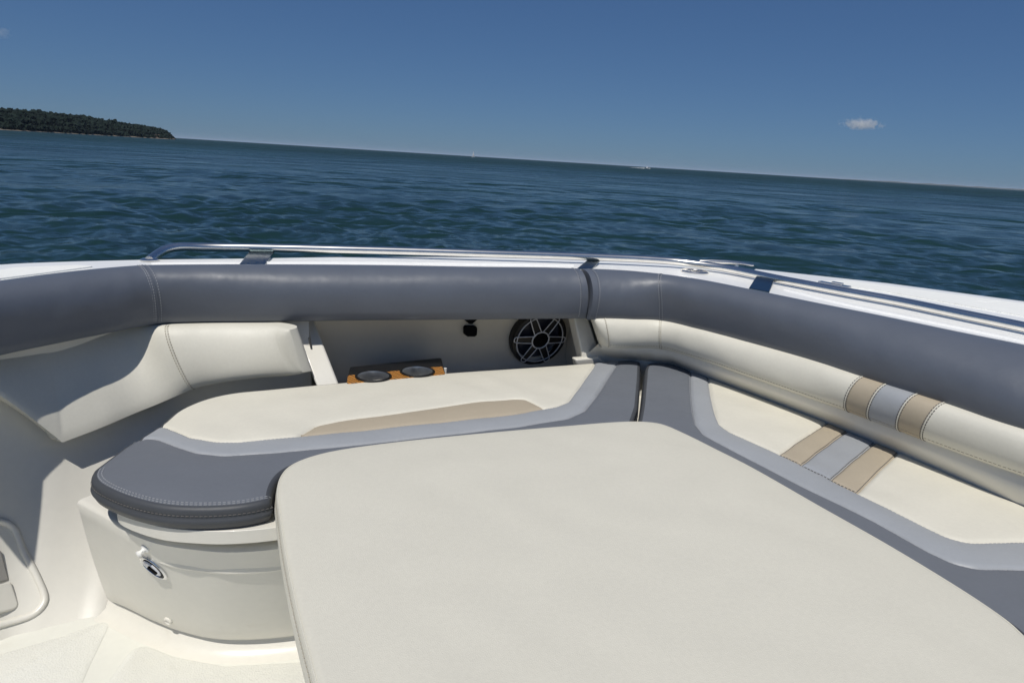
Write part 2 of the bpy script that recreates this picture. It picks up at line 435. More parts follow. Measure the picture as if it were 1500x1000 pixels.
# --- gunwale deck
ZO = ZG
outer = [('w', -1.66, -.5), ('w', -1.62, .3), ('w', -1.50, 1.1), (0, 386.5), (60, 383.5), (215, 379.5), (345, 378), (500, 375.8), (700, 376), (850, 378.5), (960, 383), (1040, 391), (1103, 399.5)]
platf = [(1105, 393), (1300, 414), (1500, 440.5), ('w', 1.95, 1.45), ('w', 2.2, .7), ('w', 2.25, -.5)]
oc = [np.array(p) for p in bs(outer, ZO)]; pc = [np.array(p) for p in bs(platf, ZO)]
oc_s = crom(oc, step=.03)
inner_ = crom([np.array(p) for p in bs(bT, ZG)]+[np.array(p) for p in bs(cT, ZG)], step=.03)
inner2 = [Vector(p) for p in inner_]
mb = MB()
poly = [Vector(p) for p in oc_s]+[Vector(p) for p in pc]
ringo = poly
# deck sheet by CDT between outer and inner edge (inner shifted inboard under the bolster)
def sheet(name, loop2, z, th, mats, parent, bev=.004, holes=()):
    lp = [tuple(p[:2]) for p in loop2]; vv = list(lp); ed = [(i, (i+1) % len(lp)) for i in range(len(lp))]; hp = []
    for c, r in holes:
        q = [(c[0]+r*math.cos(2*math.pi*k/40), c[1]+r*math.sin(2*math.pi*k/40)) for k in range(40)]; b = len(vv); vv += q; ed += [(b+i, b+(i+1) % 40) for i in range(40)]; hp.append(q)
    ov, oe, of, _, _, _ = delaunay_2d_cdt([Vector(p) for p in vv], ed, [], 1, 1e-6)
    fs = [tuple(f) for f in of]; n0 = len(ov)
    C = np.array([np.mean([(ov[i].x, ov[i].y) for i in f], 0) for f in fs]); ok = inpoly(C[:, 0], C[:, 1], lp)
    for q in hp: ok &= ~inpoly(C[:, 0], C[:, 1], q)
    fs = [f for f, k in zip(fs, ok) if k]
    bm = bmesh.new(); vv = [bm.verts.new((v.x, v.y, z)) for v in ov]
    for f in fs:
        try: bm.faces.new([vv[i] for i in f])
        except ValueError: pass
    bmesh.ops.recalc_face_normals(bm, faces=bm.faces)
    if bm.faces and sum(f.normal.z for f in bm.faces) < 0: bmesh.ops.reverse_faces(bm, faces=bm.faces)
    bmesh.ops.dissolve_limit(bm, angle_limit=.01, verts=bm.verts, edges=bm.edges)
    ret = bmesh.ops.extrude_face_region(bm, geom=list(bm.faces))
    for v in [g for g in ret['geom'] if isinstance(g, bmesh.types.BMVert)]: v.co.z = z-th
    bmesh.ops.recalc_face_normals(bm, faces=bm.faces)
    me = bpy.data.meshes.new(name); bm.to_mesh(me); bm.free(); me.materials.append(mats)
    o = bpy.data.objects.new(name, me); COL.objects.link(o)
    me.shade_smooth(); me.set_sharp_from_angle(angle=math.radians(35))
    if parent: o.parent = parent; o.matrix_parent_inverse = parent_world(parent).inverted()
    if bev: bevel(o, bev, 2, 50)
    return o
def nrm_in(L, d):
    out = []
    for i in range(len(L)):
        t = (L[min(i+1, len(L)-1)]-L[max(i-1, 0)]); t.z = 0; t.normalize(); out.append(L[i]+Vector((t.y, -t.x, 0))*d)
    return out
inn = nrm_in(inner2, .006)
gun_loop = ringo+inn[::-1]
gun = sheet('gunwale', gun_loop, ZG-.001, .035, GELW, boat, .006)
# hull side below it
def down_loft(line, z1, off, z0, mats, name, parent):
    L = nrm_in(line, off); n = len(line); rows = 5; vs = []; 
    for k in range(rows+1):
        t = k/rows
        for a, b in zip(line, L): 
            p = a.lerp(b, t**2.6); vs.append((p.x, p.y, z1+(z0-z1)*t))
    fs = [(k*n+i, k*n+i+1, (k+1)*n+i+1, (k+1)*n+i) for k in range(rows) for i in range(n-1)]
    return mesh_obj(name, vs, fs, mats, parent)
down_loft([Vector(p)+Vector((0, 0, 0)) for p in nrm_in(ringo, .004)], ZG-.02, .35, SEA-.5, GELW, 'hull', boat)
# rub strip and low moulded ridges on the gunwale
def ridge(pts, w, h, name, mat, z=ZG, parent=boat):
    L = [Vector(p) for p in crom([tuple(P(x, y, z)) for x, y in pts], step=.03)]
    a = nrm_in(L, -w/2); b = nrm_in(L, w/2); c = nrm_in(L, -w/4); d = nrm_in(L, w/4); n = len(L); vs = []
    for i in range(n): vs += [a[i]-Z*.003, c[i]+Z*h, d[i]+Z*h, b[i]-Z*.003]
    fs = [(i*4+j, i*4+(j+1) % 4, i*4+4+(j+1) % 4, i*4+4+j) for i in range(n-1) for j in range(4)]
    return mesh_obj(name, vs, fs, mat, parent)
ridge([(1150, 424), (1250, 448), (1350, 468.5), (1500, 499.5), (1750, 555)], .012, .003, 'deck_moulding', GELW)
ridge([(222, 386.2), (345, 385.5), (500, 384.8), (700, 387), (840, 389)], .012, .004, 'deck_moulding', GELW)
# nonskid panels
def panel(pts, name, mat, z, th=.002, parent=boat):
    return sheet(name, [Vector(p) for p in fillet([tuple(P(x, y, z))[:2] for x, y in pts], .012, 4)], z, th, mat, parent, 0)
panel([(-300, 466), (0, 395), (20, 391.5), (110, 388), (140, 389.5), (60, 400), (0, 407.5), (-300, 488)], 'nonskid_panel', GELN, ZG+.0025, .004)
panel([(1190, 412), (1240, 410), (1500, 444), (1650, 468), (1650, 490), (1500, 462), (1290, 425)], 'nonskid_panel', GELN, ZG+.0025, .004)

# --- stainless grab rail
rail_px = [(219, 381.5, ZG+.0), (232, 371.5, ZG+.012), (246, 364.5, ZG+.022), (262, 361.5, ZG+.026), (300, 362, ZG+.023), (400, 363.3, ZG+.023), (500, 365.5, ZG+.023), (600, 368, ZG+.023), (700, 371, ZG+.023), (800, 374, ZG+.023), (880, 376.8, ZG+.023),
           (950, 380.0, ZG+.023), (1000, 384.0, ZG+.021), (1060, 392.5, ZG+.018), (1152, 411, ZG+.016), (1240, 427.5, ZG+.016), (1317, 441.5, ZG+.016), (1400, 458.5, ZG+.016), (1500, 479, ZG+.016), (1700, 523, ZG+.016), (2000, 600, ZG+.016)]
railp = [Vector(p) for p in crom([tuple(P(*q)) for q in rail_px], step=.012)]
railroot = MB(); railroot.tube(railp, .0125, 20); rail = railroot.build('grab_rail', STEEL, boat)
mb = MB(); c = P(219, 381.5, ZG); mb.lathe(c, Vector((1, 0, 0)), Vector((0, 1, 0)), Z, [(.024, 0), (.024, .003), (.018, .006), (.001, .006)], 28); mb.build('rail_foot', STEEL, rail)
# flat struts from the rail to the deck
def strut(a, b, c, d, name='rail_strut'):
    # a,b: on the deck (inner edge), c,d: under the rail
    A, B = P(*a, ZG+.002), P(*b, ZG+.002); C_, D_ = P(*c, ZG+.014), P(*d, ZG+.014); nn = (B-A).cross(D_-A).normalized()
    if nn.z < 0: nn = -nn
    mb = MB(); q = [A, B, C_, D_]; mb.prism(q, -nn*.006); o = mb.build(name, STRUTM, rail, False); bevel(o, .0015, 2); return o
strut((350, 387.2), (388, 387.5), (402, 367.5), (366, 367))
strut((845, 393), (867, 393.5), (880, 380), (862, 379.5))
strut((1097, 421.5), (1127, 427.5), (1134, 409), (1108, 404))
# flush rod holder and deck cleat
mb = MB(); c = P(1018, 397.3, ZG+.003)
mb.lathe(c, Vector((1, 0, 0)), Vector((0, 1, 0)), Z, [(.047, -.004), (.047, 0), (.042, .004), (.028, .004), (.024, .0), (.022, -.05)], 40)
o = mb.build('rod_holder', STEEL, boat)
mb = MB(); mb.lathe(c-Z*.002, Vector((1, 0, 0)), Vector((0, 1, 0)), Z, [(.0215, 0), (.018, .0015), (.001, .002)], 30); mb.build('bore', BLACKM, o)
mb = MB(); a, b = P(1021, 382.5, ZG+.022), P(1104, 388.5, ZG+.019); d = (b-a); L = d.length; d.normalize()
pts = [a, a+d*.01, a+d*L*.25+Z*.003, a+d*L*.5+Z*.004, a+d*L*.75+Z*.003, b-d*.01, b]
mb.tube(pts, [.003, .0055, .0075, .008, .0075, .0055, .003], 12)
for t in (.3, .7):
    q = a+d*L*t+Z*.001; mb.tube([q, Vector((q.x, q.y, ZG+.003)), Vector((q.x, q.y, ZG))], [.007, .009, .014], 12)
mb.build('cleat', STEEL, boat)
# anchor locker fittings on the foredeck
mb = MB(); c = P(1222, 417, ZG+.003); dd = (P(1260, 424, ZG)-P(1200, 413, ZG)).normalized(); ss = Z.cross(dd)
mb.box(c, dd*.05, ss*.012, Z*.004); mb.box(c+dd*.01+Z*.006, dd*.018, ss*.006, Z*.004); o = mb.build('hatch_latch', STEELB, boat, False); bevel(o, .002)
mb = MB(); c = P(1447, 441, ZG+.001); dd = (P(1500, 437, ZG)-P(1420, 446, ZG)).normalized(); ss = Z.cross(dd)
mb.box(c, dd*.040, ss*.016, Z*.0025); o = mb.build('hatch_hinge', GELN, boat, False); bevel(o, .002)

# --- inner wall, left of the storage recess
wallT = [('w', -1.32, -.5), ('w', -1.27, .3), ('w', -1.145, .89), (0, 512), (100, 492), (170, 478), (232, 467), (290, 464.5), (400, 463.5), (470, 463)]
wallT3 = [p for p in bs(wallT, 1.188)]
wallT3 = [p+Vector((-.05, .045, 0)) for p in wallT3]
# seat-level points of the wall (seat cushion far edge) and deck-level foot
wallM = [(-330, 760), (-120, 700), (10, 690), (75, 690), (120, 688), (170, 650), (232, 605), (330, 572), (480, 556)]
foot = [('w', -1.22, -.5), ('w', -1.21, .3), ('w', -1.13, .9), (0, 938), (60, 921), (110, 908), (163, 893)]
foot3 = bs(foot, ZD)
wallM3 = [Vector((a.x*.83+b.x*.17, a.y*.83+b.y*.17, .94)) for a, b in zip(wallT3[:6], foot3[:6])]
wallM3 += [Vector((p.x+.02, p.y-.045, .97)) for p in wallT3[6:]]
foot3 += [Vector((p.x+.01, p.y-.01, ZD)) for p in wallM3[7:]]
T = crom([tuple(p) for p in wallT3], n=8); Mi = crom([tuple(p) for p in wallM3], n=8); Fo = crom([tuple(p) for p in foot3], n=8)
vs = []; K = 22
for a, b, c in zip(T, Mi, Fo):
    for k in range(K+1):
        t = k/K
        vs.append(tuple((1-t)**2*a+2*t*(1-t)*(2*b-.5*a-.5*c)+t*t*c))
fs = [(i*(K+1)+k, i*(K+1)+k+1, (i+1)*(K+1)+k+1, (i+1)*(K+1)+k) for i in range(len(T)-1) for k in range(K)]
wallL = mesh_obj('inner_wall', vs, fs, GEL, boat)
treeL = BVHTree.FromPolygons([Vector(v) for v in vs], fs)
def onwall(x, y, lift=.0):
    d = ray(x, y); h = treeL.ray_cast(CAM, d)
    if h[0] is None: return None
    n = h[1] if h[1].dot(d) < 0 else -h[1]
    return h[0]+n*lift
# locker in the wall: moulded surround and door
def wall_ribbon(px, w, h, name, mat):
    L = [onwall(x, y) for x, y in px]; L = [p for p in L if p is not None]
    L = [Vector(p) for p in crom([tuple(p) for p in L], step=.012)]
    mb = MB(); mb.tube(L, h, 10); return mb.build(name, mat, boat)
def wall_plate(px, lift, th, name, mat, parent=boat, bev=.004):
    pts = []
    for x, y in px:
        p = onwall(x, y)
        if p is not None: pts.append(p)
    c = sum(pts, Vector())/len(pts); nn = (pts[len(pts)//3]-pts[0]).cross(pts[2*len(pts)//3]-pts[0]).normalized()
    if nn.dot(CAM-c) < 0: nn = -nn
    pts = [p-nn*(p-c).dot(nn)+nn*lift for p in pts]
    mb = MB(); mb.prism(pts, -nn*th); o = mb.build(name, mat, parent, True); bevel(o, bev, 3, 50); return o

# --- backrest pads
def pad_prof(b1_=.03, back=.05, ends=(0, 1), vb=None):
    def f(T, B, n, u=.5):
        b1 = vb(u) if vb else b1_
        d = (B-T); k0 = 1.0
        if ends[0]: k0 *= min(1, max(0, u/ends[0]))**.4
        if ends[1] < 1: k0 *= min(1, max(0, (1-u)/(1-ends[1])))**.4
        T = T+n*(.012*(1-k0)*-1); n = n*max(k0, .02); pr = bez(T-n*.012, T+n*b1*1.35-d*.02, B+n*b1*.95-d*.12, B-n*.006, 12)
        return pr+[B-n*back, T-n*back]
    return f
# right: long pad with sewn stripes
rT = [(864, 462), (885, 463), (925, 464), (968, 466), (1016, 476), (1104, 500), (1190, 526), (1263, 551), (1297, 562), (1341, 577), (1380, 590), (1500, 628), ('w', 1.275, .985), ('w', 1.55, .545), ('w', 1.73, -.02), ('w', 1.77, -.5)]
rB = [(877, 503), (893, 509), (928, 510), (968, 511.5), (1016, 524.5), (1102, 554.5), (1180, 582), (1239.5, 603), (1272, 615.5), (1315, 631.5), (1350.5, 645), (1500, 699), ('w', 1.24, .955), ('w', 1.51, .53), ('w', 1.69, -.03), ('w', 1.73, -.5)]
def stripe_mi(u, j): return 1 if 7 <= u < 8 or 9 <= u < 10 else (2 if 8 <= u < 9 else 0)
ZP0, ZP1 = 1.186, 1.085
padR, stR = loft('backrest_pad', bs(rT, ZP0), bs(rB, ZP1), pad_prof(.034, ends=(.02, 1)), [CREAM_B, TAUPE, SILVER], boat, mi_of=stripe_mi, sag=.003)
for i in (7, 8, 9, 10): cross_seam([[q for q in s] for s in stR], i*8, padR, rows=(-.003, .003), mat=THREAD_D)
cross_seam(stR, 3*8, padR, rows=(-.003, .003), mat=THREAD_C)
cross_seam(stR, 8, padR, rows=(-.003,), mat=THREAD_C)
# a row of stitching along the lower edge
mb = MB(); stitch(mb, [s[10]+Vector((0, 0, 0)) for s in stR[8:]], .006, .003, .0007); mb.build('stitching', THREAD_C, padR, False)
# left: wedge-shaped pad that wraps the corner
lT = [(-220, 575), (-100, 540), (0, 512), (75, 498), (80, 497), (87, 495.5), (150, 484), (205, 477), (243, 478), (300, 476.5), (360, 476.5), (404, 479), (418, 484)]
lB = [(-190, 480+20), (-70, 535), (8, 583), (87, 643), (94, 648), (103, 645), (150, 627), (215, 599), (281, 571), (325, 561), (375, 554.5), (428, 550), (443, 545)]
q0, q1 = P(-100, 540, 1.172), P(243, 478, 1.172); q2 = P(404, 479, 1.172)
def fplane(a, b, tilt): 
    t = (b-a).normalized(); n = Vector((t.y, -t.x, 0)); return (n+Z*tilt).normalized()
nA, nB = fplane(q0+Vector((-.02, .010, 0)), q1+Vector((-.02, .010, 0)), .20), fplane(q1, q2, .16)
lT3 = [P(x, y, 1.172)+(Vector((-.038, .020, 0)) if x < 215 else Vector()) for x, y in lT]
lB3 = [Pn(x, y, q1+(Vector((-.02, .010, 0)) if x < 260 else Vector()), nA if x < 260 else nB) for x, y in lB]
padL, stL = loft('backrest_pad', lT3, lB3, pad_prof(.034, ends=(.0, .945), vb=lambda u: .012+.014*min(1, max(0, (u-.55)/.11))), [CREAM_B], boat)
cross_seam(stL, 8*8, padL, rows=(-.0035, .0035), mat=THREAD_C)

# --- wall behind the right-hand pad
wr = [(855, 523), (880, 524), (930, 527), (985, 533), (1040, 553), (1209, 617), (1315, 661), (1500, 741), ('w', 1.31, 1.0), ('w', 1.58, .56), ('w', 1.75, -.5)]
wrT = [(852, 462), (880, 464), (925, 466), (968, 468), (1030, 482), (1190, 528), (1290, 560), (1500, 630), ('w', 1.28, .99), ('w', 1.56, .55), ('w', 1.76, -.5)]
def liner(T, B, n):
    return [T+Z*.08-n*.03, T-n*.012, T.lerp(B, .25)+n*.003, T.lerp(B, .5)+n*.005, T.lerp(B, .75)+n*.004, B, B-Z*.05, B-Z*.45]
wr_s = resamp([tuple(p) for p in bs(wr, 1.021)], .05); rB_ = crom([tuple(p) for p in bs(rB, ZP1)], step=.01)
wT = []
for q in wr_s:                   # nearest point of the pad's lower edge
    k = min(range(len(rB_)), key=lambda i: (rB_[i][0]-q[0])**2+(rB_[i][1]-q[1])**2); wT.append(rB_[k])
loft('inner_wall', [Vector(p) for p in wT], [Vector(p) for p in wr_s], liner, [GEL], boat, closed=False, sub=2)

# --- storage recess behind the left-hand seat
OA = P(497, 563, 1.012); OB = P(846, 536, 1.012)         # foot line of the opening
e = (OB-OA); e.z = 0; e.normalize(); nin = Vector((e.y, -e.x, 0))   # inboard
nout = -nin
def R(s, d, z): p = OA+e*s+nout*d; return Vector((p.x, p.y, z))
Lr = (OB-OA).length
DB = .225
# back wall, cove and floor as one moulded sheet
sec = [(.00, .93), (.06, .93), (DB-.05, .935), (DB-.015, .95), (DB, .985), (DB-.01, 1.08), (DB-.045, 1.20), (DB-.055, 1.285)]
secp = [tuple(p) for p in crom(sec, n=5)]
vs = []; ss = [-.035, -.01, .03, .1]+[Lr*k/10 for k in range(3, 10)]+[Lr-.03, Lr+.03, Lr+.1]
for s in ss:
    for d, z in secp:
        endf = 0
        if s < .0: endf = 1-(s+.035)/.035
        vs.append(R(s, d, z))
k = len(secp); fs = [(i*k+j, i*k+j+1, (i+1)*k+j+1, (i+1)*k+j) for i in range(len(ss)-1) for j in range(k-1)]
GELR = gelcoat('recess_shade_gelcoat', (.56, .53, .46), .4)  # darker than the other gelcoat: the recess's shade is put into its colour
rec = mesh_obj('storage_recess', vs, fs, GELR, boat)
mb = MB()
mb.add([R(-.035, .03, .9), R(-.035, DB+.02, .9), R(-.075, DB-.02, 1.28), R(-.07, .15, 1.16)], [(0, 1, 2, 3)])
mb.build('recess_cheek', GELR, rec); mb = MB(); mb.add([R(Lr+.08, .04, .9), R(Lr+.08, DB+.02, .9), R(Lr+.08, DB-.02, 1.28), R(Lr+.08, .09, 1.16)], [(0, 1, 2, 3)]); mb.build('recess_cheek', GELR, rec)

# posts that frame the opening
def post(px, zs, th, name='support_post'):
    q = [P(x, y, z) for (x, y), z in zip(px, zs)]
    mb = MB(); mb.prism(q, nout*th); o = mb.build(name, GEL, boat, True); bevel(o, .006, 3); return o
post([(424, 462), (457, 462), (498, 566), (466, 570)], [1.165, 1.165, 1.0, 1.0], .05)
post([(840, 462), (861, 462), (884, 533), (857, 537)], [1.165, 1.165, 1.0, 1.0], .05)
post([(843, 526), (878, 523), (888, 534), (846, 538)], [1.03, 1.03, 1.0, 1.0], .03)

# speaker on the back wall
sc = Pn(788.5, 495, R(0, DB-.022, 1.1), nin)
tiltn = (nin*math.cos(math.radians(14))-Z*math.sin(math.radians(14))).normalized()
sc = sc+nin*.006
SX = e.copy(); SY = tiltn.cross(SX).normalized()
if SY.z < 0: SY = -SY
sr = .105
sp_root = None
mb = MB(); mb.lathe(sc, SX, SY, tiltn, [(sr, -.03), (sr, .0), (sr*.97, .006), (sr*.88, .007), (sr*.86, .0), (sr*.84, -.02), (sr*.5, -.03), (.001, -.03)], 64)
spk = mb.build('speaker', BLACK, boat)
mb = MB(); mb.lathe(sc, SX, SY, tiltn, [(sr*.80, -.012), (sr*.72, -.006), (sr*.66, -.012), (sr*.35, -.026), (sr*.3, -.02), (.001, -.016)], 56); mb.build('cone', CONE, spk)
mb = MB()
def ringpts(r, h, n=64): return [sc+(SX*math.cos(2*math.pi*k/n)+SY*math.sin(2*math.pi*k/n))*r+tiltn*h for k in range(n)]
mb.tube(ringpts(sr*.83, .008), .0020, 8, closed=True); mb.tube(ringpts(sr*.30, .013), .0026, 8, closed=True)
gm = MB()
for k in range(6):
    a = math.radians(60*k-3); A = SX*math.cos(a)+SY*math.sin(a); Bv = -SX*math.sin(a)+SY*math.cos(a)
    w0, w1 = sr*.125, sr*.10
    pts = []
    for s in (-1, 1):
        pts.append([sc+A*sr*.25+Bv*s*w0+tiltn*.011, sc+A*sr*.6+Bv*s*w1*1.15+tiltn*.011, sc+A*sr*.88+Bv*s*w1+tiltn*.010, sc+A*sr*.93+Bv*s*w1*.7+tiltn*.009, sc+A*sr*.945+tiltn*.009])
    mb.tube(pts[0]+pts[1][::-1][1:], .0018, 8)
    gm.add([p-tiltn*.0015 for p in (pts[0][0], pts[0][2], pts[0][4], pts[1][2], pts[1][0])], [(0, 1, 2, 3, 4)])
mb.build('trim_ring', RING, spk)
gm.build('spoke', BLACK, spk, False)
mb = MB(); mb.lathe(sc, SX, SY, tiltn, [(sr*.28, .006), (sr*.26, .013), (sr*.2, .0165), (.001, .018)], 40); mb.build('hub_cap', BLACKM, spk)
# sockets on the back wall
def wplate(px, nm, mat, proud=.006, th=.014, bev=.002):
    q = [Pn(x, y, R(0, DB-.03, 1.1), nin)+nin*proud for x, y in px]
    mb = MB(); mb.prism(q, nout*th*2.5); o = mb.build(nm, mat, boat, False); bevel(o, bev); return o
wplate([(682, 477.5), (697, 477.5), (698.5, 480), (698, 490), (695, 492.5), (684, 492.5), (681.5, 490), (680.5, 480)], 'socket_cover', BLACKM)
wplate([(679, 458), (699, 458), (698, 468), (691, 474), (687, 474), (680, 468)], 'socket_cover', BLACKM)
# cup holder tray
c0 = P(579, 546, .985)
ORC, nt, b, o_ = new_mat('orange_weave'); v = coords(nt)
ch = N(nt, 'ShaderNodeTexChecker'); ch.inputs['Scale'].default_value = 130; ch.inputs['Color1'].default_value = (.60, .26, .05, 1); ch.inputs['Color2'].default_value = (.12, .05, .012, 1)
nt.links.new(v, ch.inputs['Vector']); nt.links.new(ch.outputs['Color'], b.inputs['Base Color']); b.inputs['Roughness'].default_value = .35; b.inputs['Coat Weight'].default_value = .3
mb = MB()
ZTR = 1.02
CUPM = plain('cup_steel', (.86, .86, .85), .3, 1.0)
def tq(l, z): return [Vector(p) for p in fillet([tuple(P(x, y, z))[:2] for x, y in l], .008, 4)]
HL = [(P(px, py, ZTR+.005), .0455) for px, py in ((547, 550.5), (611.5, 543.5))]
tray = sheet('cup_holder_tray', tq([(507, 563.5), (653, 549.5), (646, 524), (513, 537.5)], ZTR), ZTR, .03, BLACK, boat, 0, HL)
sheet('weave_panel', tq([(508, 563), (652, 549), (647.5, 537.5), (509.5, 551)], ZTR), ZTR+.0025, .0024, ORC, tray, 0, HL)
X1, Y1 = Vector((1, 0, 0)), Vector((0, 1, 0))
for px, py in ((547, 550.5), (611.5, 543.5)):
    c = P(px, py, ZTR+.005)
    mb = MB(); mb.lathe(c, X1, Y1, Z, [(.052, -.002), (.052, .001), (.049, .003), (.0455, .002), (.044, -.004)], 48, cap=False); cup = mb.build('cup_holder', BLACK, tray)
    mb = MB(); mb.lathe(c, X1, Y1, Z, [(.0445, .001), (.0435, -.005), (.043, -.08), (.001, -.08)], 48, 0, cap=False); o = mb.build('liner', CUPM, cup)
mb = MB(); mb.tube([P(652, 548, .99), P(652, 548, .99)+Z*.02], .005, 10); mb.build('retaining_pin', WHITEP, tray)

# --- seat base (pod) with lid, latch and plug
pT = [(112, 733), (148, 752), (170, 764), (186, 774), (228, 790), (282, 799), (338, 803), (420, 796), (520, 770), (640, 735)]
pB = [(163, 893), (168, 896), (176, 899), (192, 906), (226, 923), (272, 941), (330, 952), (440, 945), (560, 915), (700, 880)]
ZP = .925
def pod_prof(T, B, n):
    pr = [T-n*.10+Z*.0, T-n*.012, T-n*.004-Z*.002, T-Z*.008]
    for k in range(1, 9): pr.append(T.lerp(B, .02+.98*k/9*.97)+n*(.004*math.sin(math.pi*k/9)))
    pr += [B+Z*.03+n*.004, B+Z*.012+n*.012, B+Z*.003+n*.028, B+n*.045-Z*.001]
    return pr
pT3 = bs(pT, ZP)
pod, stP = loft('seat_base', pT3, bs(pB, ZD), pod_prof, [GEL], boat, closed=False)
# inner shelf of the pod that the lid rests on
pin = [Vector(p) for p in crom([tuple(p) for p in bs(pT, ZP)], n=6)]
shelf = nrm_in(pin, -.02)
far = [P(x, y, 1.0) for x, y in ((180, 664), (232, 632), (300, 592), (400, 577))]+[R(.1, .05, ZP), R(Lr, .05, ZP), P(1050, 552, ZP), P(1500, 715, ZP), Vector((1.5, .6, ZP)), Vector((1.62, -.1, ZP))]
near = [Vector((1.1, -.1, ZP)), Vector((.95, .5, ZP)), P(1150, 850, ZP), P(940, 720, ZP)]
sheet('seat_platform', shelf+near[::-1]+far[::-1], ZP-.03, .04, GEL, boat, .004)
# lid rim under the cushion
lidp = [(172, 738), (171, 745), (180, 753), (232, 771), (285, 777), (340, 778), (420, 770), (520, 742), (640, 712)]
ZL = .972
lp = [Vector(p) for p in crom([tuple(p) for p in bs(lidp, ZL)], n=6)]
lidback = [p+Vector((.02, .12, 0)) for p in lp[::-1]]
lid = sheet('seat_lid', lp+lidback, .973, .027, GEL, boat, .005)
# front of the right-hand seat base below the table
rb = [(930, 720), (1150, 850), ('w', .95, .5), ('w', 1.1, -.1)]
mb = MB(); L = bs(rb, ZP-.03); n = len(L)
mb.add(L+[Vector((p.x, p.y, ZD)) for p in L], [(i, i+1, n+i+1, n+i) for i in range(n-1)]); mb.build('seat_base', GEL, boat)

treeP = BVHTree.FromPolygons([Vector(v.co) for v in pod.data.vertices], [tuple(p.vertices) for p in pod.data.polygons])
def onpod(x, y):
    d = ray(x, y); h = treeP.ray_cast(CAM, d); n = h[1] if h[1].dot(d) < 0 else -h[1]; return h[0], n
# latch
c, n = onpod(225, 830); A = Vector((n.y, -n.x, 0)).normalized()
if A.x < 0: A = -A
B_ = n.cross(A).normalized(); 
if B_.z < 0: B_ = -B_
ax = math.radians(-42); A2 = A*math.cos(ax)+B_*math.sin(ax); B2 = -A*math.sin(ax)+B_*math.cos(ax)
mb = MB(); mb.lathe(c, A2*1.0, B2*.62, n, [(.034, -.004), (.034, .002), (.031, .004), (.029, .004), (.0275, .002), (.0265, .002), (.001, .002)], 40)
lat = mb.build('latch', STEELB, pod)
mb = MB(); mb.lathe(c+A2*.002-B2*.001, A2*1.0, B2*.55, n, [(.0255, .0015), (.0255, .003), (.001, .003)], 30); mb.build('latch_recess', SHADEGAP, lat)  # flat dark disc stands in for the shaded gap round the latch face
mb = MB(); mb.lathe(c+A2*.0-B2*.0, A2*1.0, B2*.5, n, [(.0215, .002), (.0215, .0045), (.019, .006), (.001, .006)], 30); mb.build('latch_face', RING, lat)
mb = MB(); mb.box(c+A2*.003+n*.006, A2*.011, B2*.006, n*.002); o = mb.build('finger_hole', BLACKM, lat, False); bevel(o, .0015)
# catch knob above it
c, n = onpod(213, 803)
mb = MB(); mb.lathe(c, A, B_, n, [(.009, -.002), (.009, .002), (.005, .004), (.0045, .011), (.006, .015), (.003, .018), (.001, .0182)], 20); mb.tube([c+n*.010-A*.011-Z*.004, c+n*.011-A*.003, c+n*.011+A*.005+Z*.002], [.003, .004, .003], 10)
mb.build('catch_knob', WHITEP, pod)
c, n = onpod(247, 908); mb = MB(); mb.lathe(c, A, B_, n, [(.010, -.002), (.010, .003), (.0075, .005), (.005, .003), (.001, .003)], 20); mb.build('drain_plug', GEL, pod)

GELR0 = gelcoat('vent_gelcoat', (.30, .29, .27), .5)
# --- locker in the left wall
outl = [(-150, 790), (-60, 765), (0, 763), (18, 771), (34, 806), (56, 848), (66, 878), (60, 890), (48, 900), (0, 915), (-80, 938), (-150, 950)]
ol3 = [onwall(x, y) for x, y in outl]; ol3 = [p for p in ol3 if p is not None]
mb = MB(); mb.tube([Vector(p) for p in crom([tuple(p) for p in ol3], step=.015)], .0075, 12); lk = mb.build('locker_surround', GEL, boat)
wall_plate([(-70, 866), (-70, 800), (0, 806), (10, 838), (14, 850)], .004, .008, 'locker_vent', GELR0, boat)
dl = wall_plate([(-70, 868), (14, 852), (20, 866), (27, 883), (25, 889), (18, 893), (0, 897.5), (-70, 912)], .006, .012, 'locker_door', GEL, boat)

# --- deck
mb = MB()
dk = [(-1.3, -.5), (1.8, -.5), (1.7, .2), (1.3, 1.0), (.6, 1.9), (-.6, 1.75), (-.93, 1.55), (-1.12, 1.2), (-1.25, .5)]
sheet('deck', [Vector((x, y, 0)) for x, y in dk], ZD, .04, DECKS, boat, 0)
# raised nonskid pad, with a sloping border
def plateau(px, h, w, nm, mat):
    outp = [np.array(P(x, y, ZD))[:2] for x, y in px]; outp = fillet(outp, .03, 5)
    if area(outp) < 0: outp = outp[::-1]
    inn_ = offset_loop([np.array(p) for p in outp], -w); n = len(outp)
    vs = [(p[0], p[1], ZD+.0005) for p in outp]+[(p[0], p[1], ZD+h) for p in inn_]
    fs = [(i, (i+1) % n, n+(i+1) % n, n+i) for i in range(n)]+[tuple(range(n, 2*n))]
    return mesh_obj(nm, vs, fs, mat, boat)
plateau([(166, 903), (131, 975), (60, 1140), (-300, 1160), (-300, 1035), (0, 958), (95, 931)], .005, .010, 'deck_panel', DECKN)
plateau([(200, 940), (255, 962), (330, 976), (470, 968), (620, 1000), (700, 1500), (140, 1500), (120, 1200), (150, 1010)], .006, .01, 'deck_panel', DECKN)
